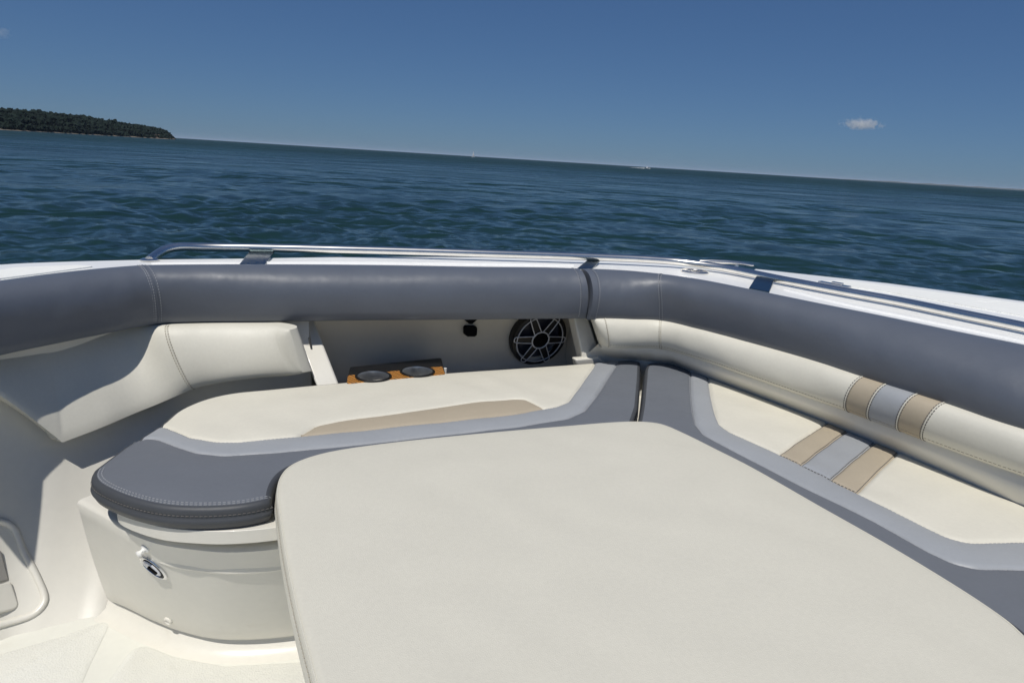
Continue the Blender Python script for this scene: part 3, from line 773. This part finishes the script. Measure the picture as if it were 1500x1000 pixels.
# side coaming aft of the frame keeps the light out of the hull
# ------------------------------------------------------------------ seat cushions and table (things of their own)
def pl(l, z): return [tuple(P(x, y, z))[:2] for x, y in l]
tab_px = [(457, 1000), (432, 900), (414, 810), (405.5, 745), (404, 725), (408, 706), (420, 690), (440, 679), (480, 667), (560, 654.5), (700, 639.5), (830, 628), (905, 622), (940, 621.5), (968, 625), (1000, 638), (1050, 663), (1100, 688.5), (1200, 746), (1300, 803), (1400, 864), (1450, 897), (1480, 919), (1500, 938)]
tp = pl(tab_px, ZT-.012)
# near side, out of the picture: close the outline with rounded corners
pL = np.array(tp[0]); dL = np.array(tp[0])-np.array(tp[1]); dL /= np.linalg.norm(dL)
pR = np.array(tp[-1]); 
tp2 = [tuple(p) for p in crom(tp, n=4)]+[tuple(pR+np.array((.03, -.07))), tuple(pR+np.array((.02, -.2))), tuple(pR+np.array((-.04, -.38))), tuple(pR+np.array((-.14, -.47))), tuple(pL+dL*.34+np.array((.1, -.02))), tuple(pL+dL*.30), tuple(pL+dL*.2)]
tabo = resamp(tp2, .01, True)
table = empty('cockpit_table', (.25, .85, ZD))
tag(table, 'large ivory padded table with rounded corners between the bow seats', 'table')
tc = cushion('table_cushion', tabo, ZT, .062, .014, [TABLEV], parent=table, crown=.006, grid=.02, wob=.0012)
tcb = bvh(tc)
# stitches along its edge
mb = MB(); olp = [np.array(p) for p in tabo]
if area(olp) < 0: olp = olp[::-1]
i2 = offset_loop(resamp(olp, .01, True), -.0045)
line = [Vector((p[0], p[1], ZT-.009)) for p in i2]
ol3_ = offset_loop(resamp(olp, .01, True), .0003)
stitch(mb, [Vector((p[0], p[1], ZT-.0185)) for p in ol3_], .006, .003, .0006)
mb.build('stitching', THREAD_C, tc, False)
mb = MB(); 
oL = offset_loop(resamp(olp, .01, True), -.0035)
mb.tube([Vector((p[0], p[1], ZT-.0045)) for p in oL], .0016, 6, closed=True); mb.build('piping', TABLEV, tc)
bo = offset_loop(resamp(olp, .03, True), -.03)
if True:
    brd = sheet('table_board', [Vector((p[0], p[1], 0)) for p in bo], ZT-.0635, .03, GELW, table, .004)
mb = MB(); mb.lathe(Vector((.25, .85, ZD)), X1, Y1, Z, [(.14, 0), (.14, .01), (.06, .03), (.045, .035), (.045, ZT-.0935-ZD)], 32); mb.build('pedestal', STEELB, table)

# left seat
tout = [np.array(p) for p in offset_loop(resamp(olp, .01, True), .008)]
def near_table(a, b):      # part of the table outline between two plan points (short way)
    A = np.array(tout); i = int(np.linalg.norm(A-np.array(a), axis=1).argmin()); j = int(np.linalg.norm(A-np.array(b), axis=1).argmin()); n = len(A)
    f = [(i+k) % n for k in range((j-i) % n+1)]; g = [(i-k) % n for k in range((i-j) % n+1)]
    return [tuple(A[k]) for k in (f if len(f) < len(g) else g)]
L_near = [(406, 736), (360, 746), (300, 750.5), (240, 748), (190, 737), (155, 723), (138, 712), (133.5, 702), (138, 692)]
L_far = [(180, 660), (232, 628), (262, 604), (300, 588), (340, 579), (400, 573), (445, 568.5), (500, 563.5), (650, 549.5), (760, 542), (845, 536), (900, 531.5), (925, 530), (938, 533)]
ln = [tuple(p) for p in crom(pl(L_near, ZS-.008), n=4)]; lf = [tuple(p) for p in crom(pl(L_far, ZS-.008), n=4)]
gapb = P(931, 622, ZS-.008)
seatL_o = ln+lf+pl([(937, 560), (934, 600)], ZS-.008)+near_table((gapb.x-.01, gapb.y-.05), ln[0])
Lc = pl([(300, 583), (262, 600), (232, 622), (248, 627), (280, 643), (320, 649), (352, 648.5), (440, 640), (600, 624), (760, 607), (812, 598), (832, 590), (846, 572), (870, 537), (880, 500), (600, 520), (400, 545)], ZS)
Ls = pl([(215, 640), (232, 643), (262, 656), (290, 665), (330, 668.5), (400, 664), (600, 642), (760, 624), (830, 613), (856, 602), (872, 583), (905, 531), (912, 500), (600, 500), (300, 560), (200, 600), (190, 650)], ZS)
def smooth_part(l, n=3): return [tuple(p) for p in crom(l, n=n, closed=True)]
Lcs = fillet(Lc, .02, 4); Lss = fillet(Ls, .02, 4)
Lt_ = fillet(pl([(441, 637.5), (462, 625), (500, 618.5), (600, 604), (700, 590), (752, 585.5), (770, 586.5), (800, 602), (790, 612), (600, 636), (440, 652)], ZS), .012, 4)
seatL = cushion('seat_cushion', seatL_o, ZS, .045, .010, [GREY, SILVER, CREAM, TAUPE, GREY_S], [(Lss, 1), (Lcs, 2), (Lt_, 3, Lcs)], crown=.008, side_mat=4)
tag(seatL, 'cream and grey seat cushion with rounded end in front of the storage recess', 'seat cushion', 'cushions of the bow seating')
# right seat
R_left = [(934, 622), (938.5, 600), (943, 560), (946, 540), (953, 534), (975, 533.5), (1000, 540.5), (1040, 556), (1120, 586), (1209, 620), (1315, 664), (1500, 745), (1700, 836), (1900, 930)]
rl = [tuple(p) for p in crom(pl(R_left, ZS-.008), n=4)]
g0 = P(943, 622, ZS-.008); rend = P(2000, 1120, ZS)
seatR_o = rl+[(rend.x, rend.y), (rend.x-.12, rend.y-.16), (rend.x-.4, rend.y-.1)]
A_ = near_table((pR[0]+.03, pR[1]-.12), (g0.x+.004, g0.y-.05)); seatR_o = seatR_o+A_
Rs = pl([(1011.5, 546), (1012, 575), (1015, 605), (1019, 622), (1032, 637), (1062, 653), (1153, 700), (1283, 765), (1361, 808), (1396, 824.5), (1430, 833), (1500, 836), (1900, 855), (2300, 860), (2300, 600), (1500, 560), (1030, 480)], ZS)
Rc = pl([(1037, 550), (1041, 583), (1047, 608), (1053, 622), (1069, 634), (1141, 667), (1255, 723.5), (1348, 769), (1387, 788), (1415, 795.5), (1500, 796), (1900, 800), (2300, 790), (2300, 600), (1500, 560), (1050, 480)], ZS)
def ext(a, b, k): return (b[0]+(b[0]-a[0])*k, b[1]+(b[1]-a[1])*k)
s1 = [(1142, 667.5), (1173.5, 683), (1240.5, 631), (1210, 619.5)]; 
s2 = [(1173.5, 683), (1216.5, 704.5), (1281, 648), (1240.5, 631)]; s3 = [(1216.5, 704.5), (1255.5, 723.5), (1315, 663), (1281, 648)]
def stripe(q): return pl([ (q[0][0]-1, q[0][1]), (q[1][0], q[1][1]), ext(q[1], q[2], .25), ext(q[0], q[3], .25)], ZS)
Rss, Rcs = fillet(Rs, .02, 4), fillet(Rc, .02, 4)
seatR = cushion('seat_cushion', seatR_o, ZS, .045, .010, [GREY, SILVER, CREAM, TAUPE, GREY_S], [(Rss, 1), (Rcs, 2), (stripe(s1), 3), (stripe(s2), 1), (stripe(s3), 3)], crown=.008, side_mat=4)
tag(seatR, 'cream and grey seat cushion crossed by two taupe stripes and a silver one', 'seat cushion', 'cushions of the bow seating')
# stitching on both
for seat, lines in ((seatL, [(Lss, .003, THREAD), (Lcs, .0035, THREAD)]), (seatR, [(Rss, .003, THREAD), (Rcs, .0035, THREAD)]+[(stripe(q), d_, THREAD_D) for q in (s1, s2, s3) for d_ in (-.003,)])):
    tr_ = bvh(seat); zs = {}
    for poly, d_, mt in lines:
        pr = resamp(list(poly)+[poly[0]], .006)
        if area(pr[:-1]) < 0: d_ = -d_
        sh = shift2(pr, d_); run = []
        for p in sh:
            h = tr_.ray_cast(Vector((p[0], p[1], 3)), -Z)
            if h[0] is not None and h[0].z > ZS-.006: run.append(h[0]+Z*.0003)
            else:
                if len(run) > 3: mb = MB(); stitch(mb, run); mb.build('stitching', mt, seat, False)
                run = []
        if len(run) > 3: mb = MB(); stitch(mb, run); mb.build('stitching', mt, seat, False)
# twin rows round the rounded end of the left cushion
trL = bvh(seatL); mb = MB()
ring_ = [p for p in resamp(ln, .006)]
for d_ in (.018, .012):
    for sgn in (1, -1):
        sh = shift2(ring_, sgn*d_); pts = drape(sh, trL)
        if len(pts) > len(sh)*.9 and pts[len(pts)//2].z > ZS-.004: stitch(mb, pts, .005, .003, .0008); break
ringd = shift2(ring_, 0)
mb.build('stitching', THREAD, seatL, False)
mb = MB(); sd_ = [Vector((p[0], p[1], ZS-.0150)) for p in shift2(ring_, 0)]
cen = sum(sd_, Vector())/len(sd_)
for sgn in (1, -1):
    q = [Vector((p[0], p[1], ZS-.0150)) for p in shift2(ring_, sgn*.0009)]
    if (q[len(q)//2]-cen).length > (sd_[len(q)//2]-cen).length: stitch(mb, q, .005, .003, .0006)
mb.build('stitching', THREAD_D, seatL, False)

# ------------------------------------------------------------------ sea
def build_sea():
    h = CAM.z-SEA
    rs = [1.2]
    while rs[-1] < 60000:
        r = rs[-1]; rs.append(r+max(.035, min(r*r/(683*h)*.55, r*.12)) if r < 4000 else r*1.35)
    az = list(np.radians(np.arange(-56, 56.01, .11)));     az = az+list(np.radians(np.arange(60, 301, 4.0)))
    az = np.array(az); rs = np.array(rs); na, nr = len(az), len(rs)
    R_, A_ = np.meshgrid(rs, az, indexing='ij'); X = R_*np.sin(A_); Y = R_*np.cos(A_)
    dr = np.gradient(rs)[:, None]*np.ones_like(A_)
    dz = np.zeros_like(X); dx = np.zeros_like(X); dy = np.zeros_like(X)
    wd = math.radians(205)    # waves run towards this heading
    nW = 150
    for k in range(nW):
        lam = .20*(5.0/.20)**rng.random(); th = wd+rng.normal()*.8; kk = 2*math.pi/lam
        amp = .0047*lam**.66; ph = rng.random()*6.28
        fade = np.clip((lam/(dr+1e-9)-1.4)/1.6, 0, 1)
        a = kk*(X*math.sin(th)+Y*math.cos(th))+ph
        cg = np.cos(a)*amp*fade; sg = np.sin(a)*amp*fade
        dz += cg; dx -= sg*math.sin(th)*.3; dy -= sg*math.cos(th)*.3
    # groups: wave height varies over the surface
    gsc = .75+.35*np.sin(X*.21+1.1*np.sin(Y*.13))*np.sin(Y*.17+.9*np.sin(X*.09)+1)
    V = np.stack([X+dx*gsc, Y+dy*gsc, SEA+dz*gsc], -1).reshape(-1, 3)
    i = np.arange(nr-1)[:, None]; j = np.arange(na)[None, :]; j2 = (j+1) % na
    Q = np.stack([i*na+j, i*na+j2, (i+1)*na+j2, (i+1)*na+j], -1).reshape(-1, 4)
    me = bpy.data.meshes.new('sea'); me.vertices.add(len(V)); me.vertices.foreach_set('co', V.ravel().astype(np.float32))
    me.loops.add(Q.size); me.loops.foreach_set('vertex_index', Q[:, ::-1].ravel().astype(np.int32))
    me.polygons.add(len(Q)); me.polygons.foreach_set('loop_start', np.arange(0, Q.size, 4, dtype=np.int32))
    me.update(calc_edges=True); me.validate(); me.shade_smooth()
    o = bpy.data.objects.new('sea', me); COL.objects.link(o); tag(o, kind='structure')
    m, nt, b, out = new_mat('sea_water')
    b.inputs['Base Color'].default_value = (.013, .034, .038, 1); b.inputs['Roughness'].default_value = .12; b.inputs['IOR'].default_value = 1.333; b.inputs['Specular IOR Level'].default_value = .36
    tc = N(nt, 'ShaderNodeTexCoord')
    def noise(scale, sx, det, rough=.55, rot=0):
        mp = N(nt, 'ShaderNodeMapping'); mp.inputs['Scale'].default_value = (sx, 1, 1); mp.inputs['Rotation'].default_value = (0, 0, rot); nt.links.new(tc.outputs['Object'], mp.inputs['Vector'])
        n = N(nt, 'ShaderNodeTexNoise'); n.inputs['Scale'].default_value = scale; n.inputs['Detail'].default_value = det; n.inputs['Roughness'].default_value = rough; nt.links.new(mp.outputs[0], n.inputs['Vector']); return n.outputs['Fac']
    last = None
    for sc_, sx, det, dist, st in ((6, .8, 4, .018, .22), (.9, .8, 4, .11, .42), (.25, .9, 3, 1.6, .7), (.045, .9, 3, 7.0, .7)):
        bp = N(nt, 'ShaderNodeBump'); bp.inputs['Strength'].default_value = st; bp.inputs['Distance'].default_value = dist
        nt.links.new(noise(sc_, sx, det, .6, .35), bp.inputs['Height'])
        if last is not None: nt.links.new(last.outputs[0], bp.inputs['Normal'])
        last = bp
    nt.links.new(last.outputs[0], b.inputs['Normal'])
    ln_ = N(nt, 'ShaderNodeVectorMath', operation='LENGTH'); nt.links.new(tc.outputs['Object'], ln_.inputs[0])
    rg_ = N(nt, 'ShaderNodeMapRange'); rg_.inputs['From Min'].default_value = 8; rg_.inputs['From Max'].default_value = 300; rg_.inputs['To Min'].default_value = .12; rg_.inputs['To Max'].default_value = .50
    nt.links.new(ln_.outputs['Value'], rg_.inputs['Value']); 
    g1 = noise(.1, .7, 7, .7, .3); mr = N(nt, 'ShaderNodeMapRange'); mr.inputs['From Min'].default_value = .35; mr.inputs['From Max'].default_value = .65; mr.inputs['To Min'].default_value = .55; mr.inputs['To Max'].default_value = 1.35
    nt.links.new(g1, mr.inputs['Value']); mm = N(nt, 'ShaderNodeMath', operation='MULTIPLY'); nt.links.new(rg_.outputs[0], mm.inputs[0]); nt.links.new(mr.outputs[0], mm.inputs[1]); nt.links.new(mm.outputs[0], b.inputs['Roughness'])
    c = vary(nt, (.012, .035, .036), N(nt, 'ShaderNodeTexCoord').outputs['Object'], .02, .25); nt.links.new(c, b.inputs['Base Color'])
    me.materials.append(m)
build_sea()

# ------------------------------------------------------------------ wooded headland
def azel(x, y, D):   # world point at level distance D along a sight line
    d = ray(x, y); hd = math.hypot(d.x, d.y); return CAM+d*(D/hd)
ROCK, nt, b, o_ = new_mat('headland_soil'); v = coords(nt)
c = vary(nt, (.14, .095, .07), v, .08, .4, 8); nt.links.new(c, b.inputs['Base Color']); b.inputs['Roughness'].default_value = .95
SAND = plain('beach_sand', (.20, .165, .13), .9)
FOL, nt, b, o_ = new_mat('woodland_foliage'); v = coords(nt)
c = vary(nt, (.010, .019, .015), v, .12, .3, 6); c = vary(nt, c, v, 1.2, .2, 4); nt.links.new(c, b.inputs['Base Color']); b.inputs['Roughness'].default_value = .9; b.inputs['Specular IOR Level'].default_value = .15
# shore line stations in picture (x, waterline y, crown top y), distance
sh = [(-260, 169, 120, 560), (-120, 180, 140, 600), (0, 190, 156, 650), (60, 193.5, 160.5, 700), (120, 196.5, 168, 760), (175, 199, 177, 820), (215, 200.8, 184, 870), (240, 202.2, 190, 900), (256, 203.2, 203, 930)]
st = []
for x, yw, yt, D in sh:
    w = azel(x, yw, D); w.z = SEA; t = azel(x, yt, D+35)
    st.append((w, t.z))
cs = crom([(w.x, w.y, h) for w, h in st], n=14)
vs = []; prof = [(-4, -.5), (0, .2), (6, 1.0), (10, .22), (26, .42), (60, .6), (120, .7), (220, .55), (320, .0)]
rows = [(-6, -1.0, 'a'), (0, .1, 'a'), (7, .9, 'a'), (12, .20, 'c'), (26, .36, 'h'), (60, .45, 'h'), (130, .5, 'h'), (240, .35, 'h'), (340, -2, 'a')]
for i, s in enumerate(cs):
    p = Vector((s[0], s[1], 0)); away = Vector((p.x, p.y, 0)).normalized(); H = max(s[2]-SEA, .6)
    for k, (d, hh, typ) in enumerate(rows):
        d2 = d*(1 if i < len(cs)-3 else .3); z = SEA+(hh if typ == 'a' else H*(.16 if i < len(cs)*.78 else .36) if typ == 'c' else H*hh*(.9+.2*random.random())); q = p+away*(d2+random.uniform(-1, 1)*(.6+.02*d)); vs.append((q.x, q.y, z))
k = len(rows); fs = []; mi = []
for i in range(len(cs)-1):
    for j in range(k-1): fs.append((i*k+j, i*k+j+1, (i+1)*k+j+1, (i+1)*k+j)); mi.append(1 if j < 2 else 0)
tag(mesh_obj('headland', vs, fs, [ROCK, SAND], None, True, mi), kind='structure')
def blob_base(sub=2):
    bm = bmesh.new(); bmesh.ops.create_icosphere(bm, subdivisions=sub, radius=1); v = np.array([list(q.co) for q in bm.verts]); f = [tuple(x.index for x in q.verts) for q in bm.faces]; bm.free(); return v, f
bv, bf = blob_base(2); V = []; Fs = []; nv = 0
for i in range(len(cs)-1):
    w0 = cs[i]; H = max(w0[2]-SEA, 1); p = Vector((w0[0], w0[1], 0)); away = p.normalized(); side = Vector((away.y, -away.x, 0))
    seglen = (Vector(cs[i+1][:2])-Vector(w0[:2])).length
    cnt = int(seglen/2.3)+5
    for q in range(cnt):
        for rowd, fr in ((11, .30), (18, .52), (28, .72), (45, .86), (75, .92)):
            if random.random() < .35: continue
            if rowd < 20 and random.random() < (.2 if i < len(cs)*.78 else .85): continue
            t = random.random(); pos = Vector((cs[i][0]*(1-t)+cs[i+1][0]*t, cs[i][1]*(1-t)+cs[i+1][1]*t, 0))+away*(rowd+random.uniform(-4, 6))
            h_ = H*fr*random.uniform(.88, 1.06); rr = random.uniform(1.5, 3.4)*min(1, H/14+.25)
            sc3 = np.array([rr*random.uniform(.9, 1.3), rr*random.uniform(.9, 1.3), rr*random.uniform(.8, 1.25)])
            nz = 1+.28*rng.standard_normal(len(bv))
            vv = bv*nz[:, None]*sc3+np.array([pos.x, pos.y, SEA+max(h_-rr*.9, .8)])
            V.append(vv); Fs += [(a+nv, b_+nv, c_+nv) for a, b_, c_ in bf]; nv += len(bv)
V = np.vstack(V); wood = mesh_obj('woodland', V, Fs, FOL, None, False); tag(wood, kind='stuff')

# far low shore on the right horizon
LOW = plain('far_shore_soil', (.10, .11, .11), .9)
vs = []; Dn = 7000; xs = list(range(1180, 1760, 12)); 
for i, x in enumerate(xs):
    base = azel(x, 280, Dn); base.z = SEA; hgt = (2+7*min(1, i/14))*(.6+.8*random.random()); away = Vector((base.x, base.y, 0)).normalized()
    for d, z in ((-30, -1), (0, 2), (60, hgt), (300, hgt*1.1), (500, -1)): q = base+away*d; vs.append((q.x, q.y, SEA+z))
fs = [(i*5+j, i*5+j+1, (i+1)*5+j+1, (i+1)*5+j) for i in range(len(xs)-1) for j in range(4)]
tag(mesh_obj('far_shore', vs, fs, LOW, None, True), kind='structure')

# ------------------------------------------------------------------ distant boats
SAIL = plain('sail_cloth', (.85, .85, .84), .6); HULLW = plain('hull_white', (.8, .8, .8), .3)
def on_sea(x, D): 
    d = ray(x, 200+x*.06); q = CAM+d*(D/math.hypot(d.x, d.y)); return Vector((q.x, q.y, SEA))
def hull_mesh(mb, c, fwd, L, W, H):
    sd = Vector((fwd.y, -fwd.x, 0)); vs = []; n = 9
    for i in range(n):
        t = i/(n-1); w = W*(1-max(0, (t-.45)/.55)**2)*(.85+.15*min(1, t*3)); x = (t-.5)*L
        for s_, zz, ww in ((-1, H*(1+.35*t*t), 1), (-1, -.3, .55), (1, -.3, .55), (1, H*(1+.35*t*t), 1)): vs.append(c+fwd*x+sd*s_*w*.5*ww+Z*zz)
    fs = [(i*4+j, i*4+(j+1) % 4, i*4+4+(j+1) % 4, i*4+4+j) for i in range(n-1) for j in range(4)]+[(0, 1, 2, 3), tuple((n-1)*4+j for j in range(4))]
    mb.add(vs, fs)
c = on_sea(693, 1350); sb = empty('sailing_boat', c); tag(sb, 'tiny white sailing boat far off on the horizon', 'sailing boat')
fw = Vector((.5, .85, 0)).normalized(); mb = MB(); hull_mesh(mb, c, fw, 9, 2.8, 1.1); mb.build('hull', HULLW, sb)
mb = MB(); mb.tube([c+Z*1, c+Z*12.5], [.12, .07], 8); mb.tube([c+Z*2, c-fw*3.6+Z*2], .07, 6); mb.build('mast', STEELB, sb)
mb = MB(); sd = Vector((fw.y, -fw.x, 0)); g = []
for i in range(9):
    for j in range(5):
        a = i/8; bb = j/4; p = c+Z*(2.2+a*10)-fw*(3.5*(1-a)*bb)+sd*.5*math.sin(math.pi*bb)*(1-a); g.append(p)
mb.add(g, [(i*5+j, i*5+j+1, i*5+j+6, i*5+j+5) for i in range(8) for j in range(4)]); o = mb.build('mainsail', SAIL, sb); o.modifiers.new('s', 'SOLIDIFY').thickness = .02
mb = MB(); g = []
for i in range(9):
    for j in range(4):
        a = i/8; bb = j/3; p = c+Z*(1.6+a*9)+fw*(4.2*(1-a)*bb+.15)+sd*.45*math.sin(math.pi*bb)*(1-a); g.append(p)
mb.add(g, [(i*4+j, i*4+j+1, i*4+j+5, i*4+j+4) for i in range(8) for j in range(3)]); o = mb.build('jib', SAIL, sb); o.modifiers.new('s', 'SOLIDIFY').thickness = .02
c = on_sea(947, 900); c = c; mo = empty('motorboat', c); tag(mo, 'small white motorboat running along the horizon ahead of its wake', 'motorboat')
d0 = (on_sea(960, 900)-on_sea(930, 900)).normalized(); mb = MB(); hull_mesh(mb, c, d0, 7.5, 2.5, .95); mb.build('hull', HULLW, mo)
mb = MB(); sd = Vector((d0.y, -d0.x, 0)); 
mb.box(c+Z*1.5-d0*.3, d0*.9, sd*.6, Z*.5); o = mb.build('console', HULLW, mo, False); bevel(o, .15)
mb = MB(); mb.box(c+Z*2.7-d0*.3, d0*1.2, sd*.9, Z*.05)
for a, b_ in ((-1, -1), (-1, 1), (1, -1), (1, 1)): mb.tube([c+Z*1+d0*(a*.9-.3)+sd*b_*.7, c+Z*2.7+d0*(a*.9-.3)+sd*b_*.7], .05, 6)
mb.build('canopy', HULLW, mo, False)
FOAM = plain('foam', (.75, .78, .8), .8); mb = MB(); vs = []
for i in range(26):
    t = i/25; q = c-d0*(3+t*22); w = (1.2+t*2.2)
    for j in range(7):
        u = j/6*2-1; vs.append(q+sd*u*w+Z*(.35*(1-t)*(1-u*u)+random.uniform(0, .22)*(1-t)+(.05 if t < .9 else -.2)))
fs = [(i*7+j, i*7+j+1, i*7+j+8, i*7+j+7) for i in range(25) for j in range(6)]
tag(mesh_obj('wake_foam', vs, fs, FOAM), kind='stuff')

# ------------------------------------------------------------------ clouds (small volumes far beyond the headland)
def cloud(px, py, D, w, h, dens, label, seed):
    random.seed(seed); c = azel(px, py, D); away = Vector((c.x, c.y, 0)).normalized(); sd = Vector((away.y, -away.x, 0)); mb = MB(); V = []; Fs = []; nv = 0
    me_v, me_f = blob_base(3)
    M = np.array([list(sd), list(away), [0, 0, 1]])
    vv = me_v*np.array([w/2, w/3, h/2])
    o = mesh_obj('cloud', [Vector(v) for v in (vv@M)], me_f, CL[dens], None, True); o.location = c; tag(o, label, 'cloud'); return o
CL = {}
for dens in (.015, .004):
    m = bpy.data.materials.new('cloud_vapour'); m.use_nodes = True; nt = m.node_tree; nt.nodes.remove(nt.nodes['Principled BSDF']); out = nt.nodes['Material Output']
    pv = N(nt, 'ShaderNodeVolumePrincipled'); pv.inputs['Color'].default_value = (1, 1, 1, 1); pv.inputs['Anisotropy'].default_value = .1
    tc = N(nt, 'ShaderNodeTexCoord'); n = N(nt, 'ShaderNodeTexNoise'); n.inputs['Scale'].default_value = .022; n.inputs['Detail'].default_value = 5; nt.links.new(tc.outputs['Object'], n.inputs['Vector'])
    # density falls from the middle outwards (generated coords)
    s = N(nt, 'ShaderNodeVectorMath', operation='SUBTRACT'); s.inputs[1].default_value = (.5, .5, .4); nt.links.new(tc.outputs['Generated'], s.inputs[0])
    l = N(nt, 'ShaderNodeVectorMath', operation='LENGTH'); nt.links.new(s.outputs[0], l.inputs[0])
    r = N(nt, 'ShaderNodeMapRange'); r.inputs['From Min'].default_value = .48; r.inputs['From Max'].default_value = .05; r.inputs['To Min'].default_value = -.35; r.inputs['To Max'].default_value = .75; nt.links.new(l.outputs['Value'], r.inputs['Value'])
    a = N(nt, 'ShaderNodeMath', operation='ADD'); nt.links.new(r.outputs[0], a.inputs[0])
    r2 = N(nt, 'ShaderNodeMapRange'); r2.clamp = False; r2.inputs['From Min'].default_value = .3; r2.inputs['From Max'].default_value = .7; r2.inputs['To Min'].default_value = -.5; r2.inputs['To Max'].default_value = .5; nt.links.new(n.outputs['Fac'], r2.inputs['Value'])
    nt.links.new(r2.outputs[0], a.inputs[1])
    k_ = N(nt, 'ShaderNodeMath', operation='MULTIPLY'); k_.use_clamp = False; mxx = N(nt, 'ShaderNodeMath', operation='MAXIMUM'); mxx.inputs[1].default_value = 0; nt.links.new(a.outputs[0], mxx.inputs[0])
    nt.links.new(mxx.outputs[0], k_.inputs[0]); k_.inputs[1].default_value = dens; nt.links.new(k_.outputs[0], pv.inputs['Density']); nt.links.new(pv.outputs[0], out.inputs['Volume']); CL[dens] = m
cloud(1263, 180, 9000, 600, 170, .015, 'small white wisp of cloud alone in the blue sky at right', 3)
cloud(2, 46, 9000, 260, 150, .004, 'faint scrap of cloud at the left edge of the sky', 5)

# ------------------------------------------------------------------ haze over the water
hz = bpy.data.materials.new('haze_air'); hz.use_nodes = True; nt = hz.node_tree; nt.nodes.remove(nt.nodes['Principled BSDF'])
pv = N(nt, 'ShaderNodeVolumePrincipled'); pv.inputs['Color'].default_value = (.68, .82, 1, 1); pv.inputs['Density'].default_value = HAZE; pv.inputs['Anisotropy'].default_value = 0
nt.links.new(pv.outputs[0], nt.nodes['Material Output'].inputs['Volume'])
if HAZE:
    mb = MB(); mb.box((0, 0, SEA+25), Vector((65000, 0, 0)), Vector((0, 65000, 0)), Z*28); tag(mb.build('haze', hz, None, False), kind='stuff')

# ------------------------------------------------------------------ light
SUNDIR = Vector((-.12, -.49, 0)).normalized(); EL = math.radians(63.2)
sv = Vector((SUNDIR.x*math.cos(EL), SUNDIR.y*math.cos(EL), math.sin(EL)))
ld = bpy.data.lights.new('sun', 'SUN'); ld.energy = 3.6; ld.angle = math.radians(.5); ld.color = (1, .955, .88)
sun = bpy.data.objects.new('sun', ld); COL.objects.link(sun); sun.rotation_euler = (-sv).to_track_quat('-Z', 'Y').to_euler(); sun.location = (0, 0, 30)
w = bpy.data.worlds.new('World'); S.world = w; w.use_nodes = True; nt = w.node_tree; bg = nt.nodes['Background']
sky = nt.nodes.new('ShaderNodeTexSky'); sky.sky_type = 'NISHITA'; sky.sun_disc = False; sky.sun_elevation = EL
sky.sun_rotation = math.atan2(SUNDIR.x, SUNDIR.y); sky.air_density = 1.0; sky.dust_density = 1.0; sky.ozone_density = 1; sky.altitude = 2000
# grade of the sky colours towards the photograph's even blue, channel by channel
sp = nt.nodes.new('ShaderNodeSeparateColor'); cb = nt.nodes.new('ShaderNodeCombineColor'); nt.links.new(sky.outputs[0], sp.inputs[0])
for k, (g, a_) in enumerate(((.66, .228), (.63, .360), (.57, .545))):
    m1 = nt.nodes.new('ShaderNodeMath'); m1.operation = 'MULTIPLY'; m1.inputs[1].default_value = .06; nt.links.new(sp.outputs[k], m1.inputs[0])
    m2 = nt.nodes.new('ShaderNodeMath'); m2.operation = 'POWER'; m2.inputs[1].default_value = g; nt.links.new(m1.outputs[0], m2.inputs[0])
    m3 = nt.nodes.new('ShaderNodeMath'); m3.operation = 'MULTIPLY'; m3.inputs[1].default_value = a_/.06; nt.links.new(m2.outputs[0], m3.inputs[0]); nt.links.new(m3.outputs[0], cb.inputs[k])
nt.links.new(cb.outputs[0], bg.inputs['Color']); bg.inputs['Strength'].default_value = .06
S.view_settings.view_transform = 'Standard'; S.view_settings.look = 'None'; S.view_settings.gamma = 1; S.view_settings.exposure = 0
S.cycles.volume_max_steps = 64
S.cycles.max_bounces = 10; S.cycles.diffuse_bounces = 7; S.cycles.volume_bounces = 4
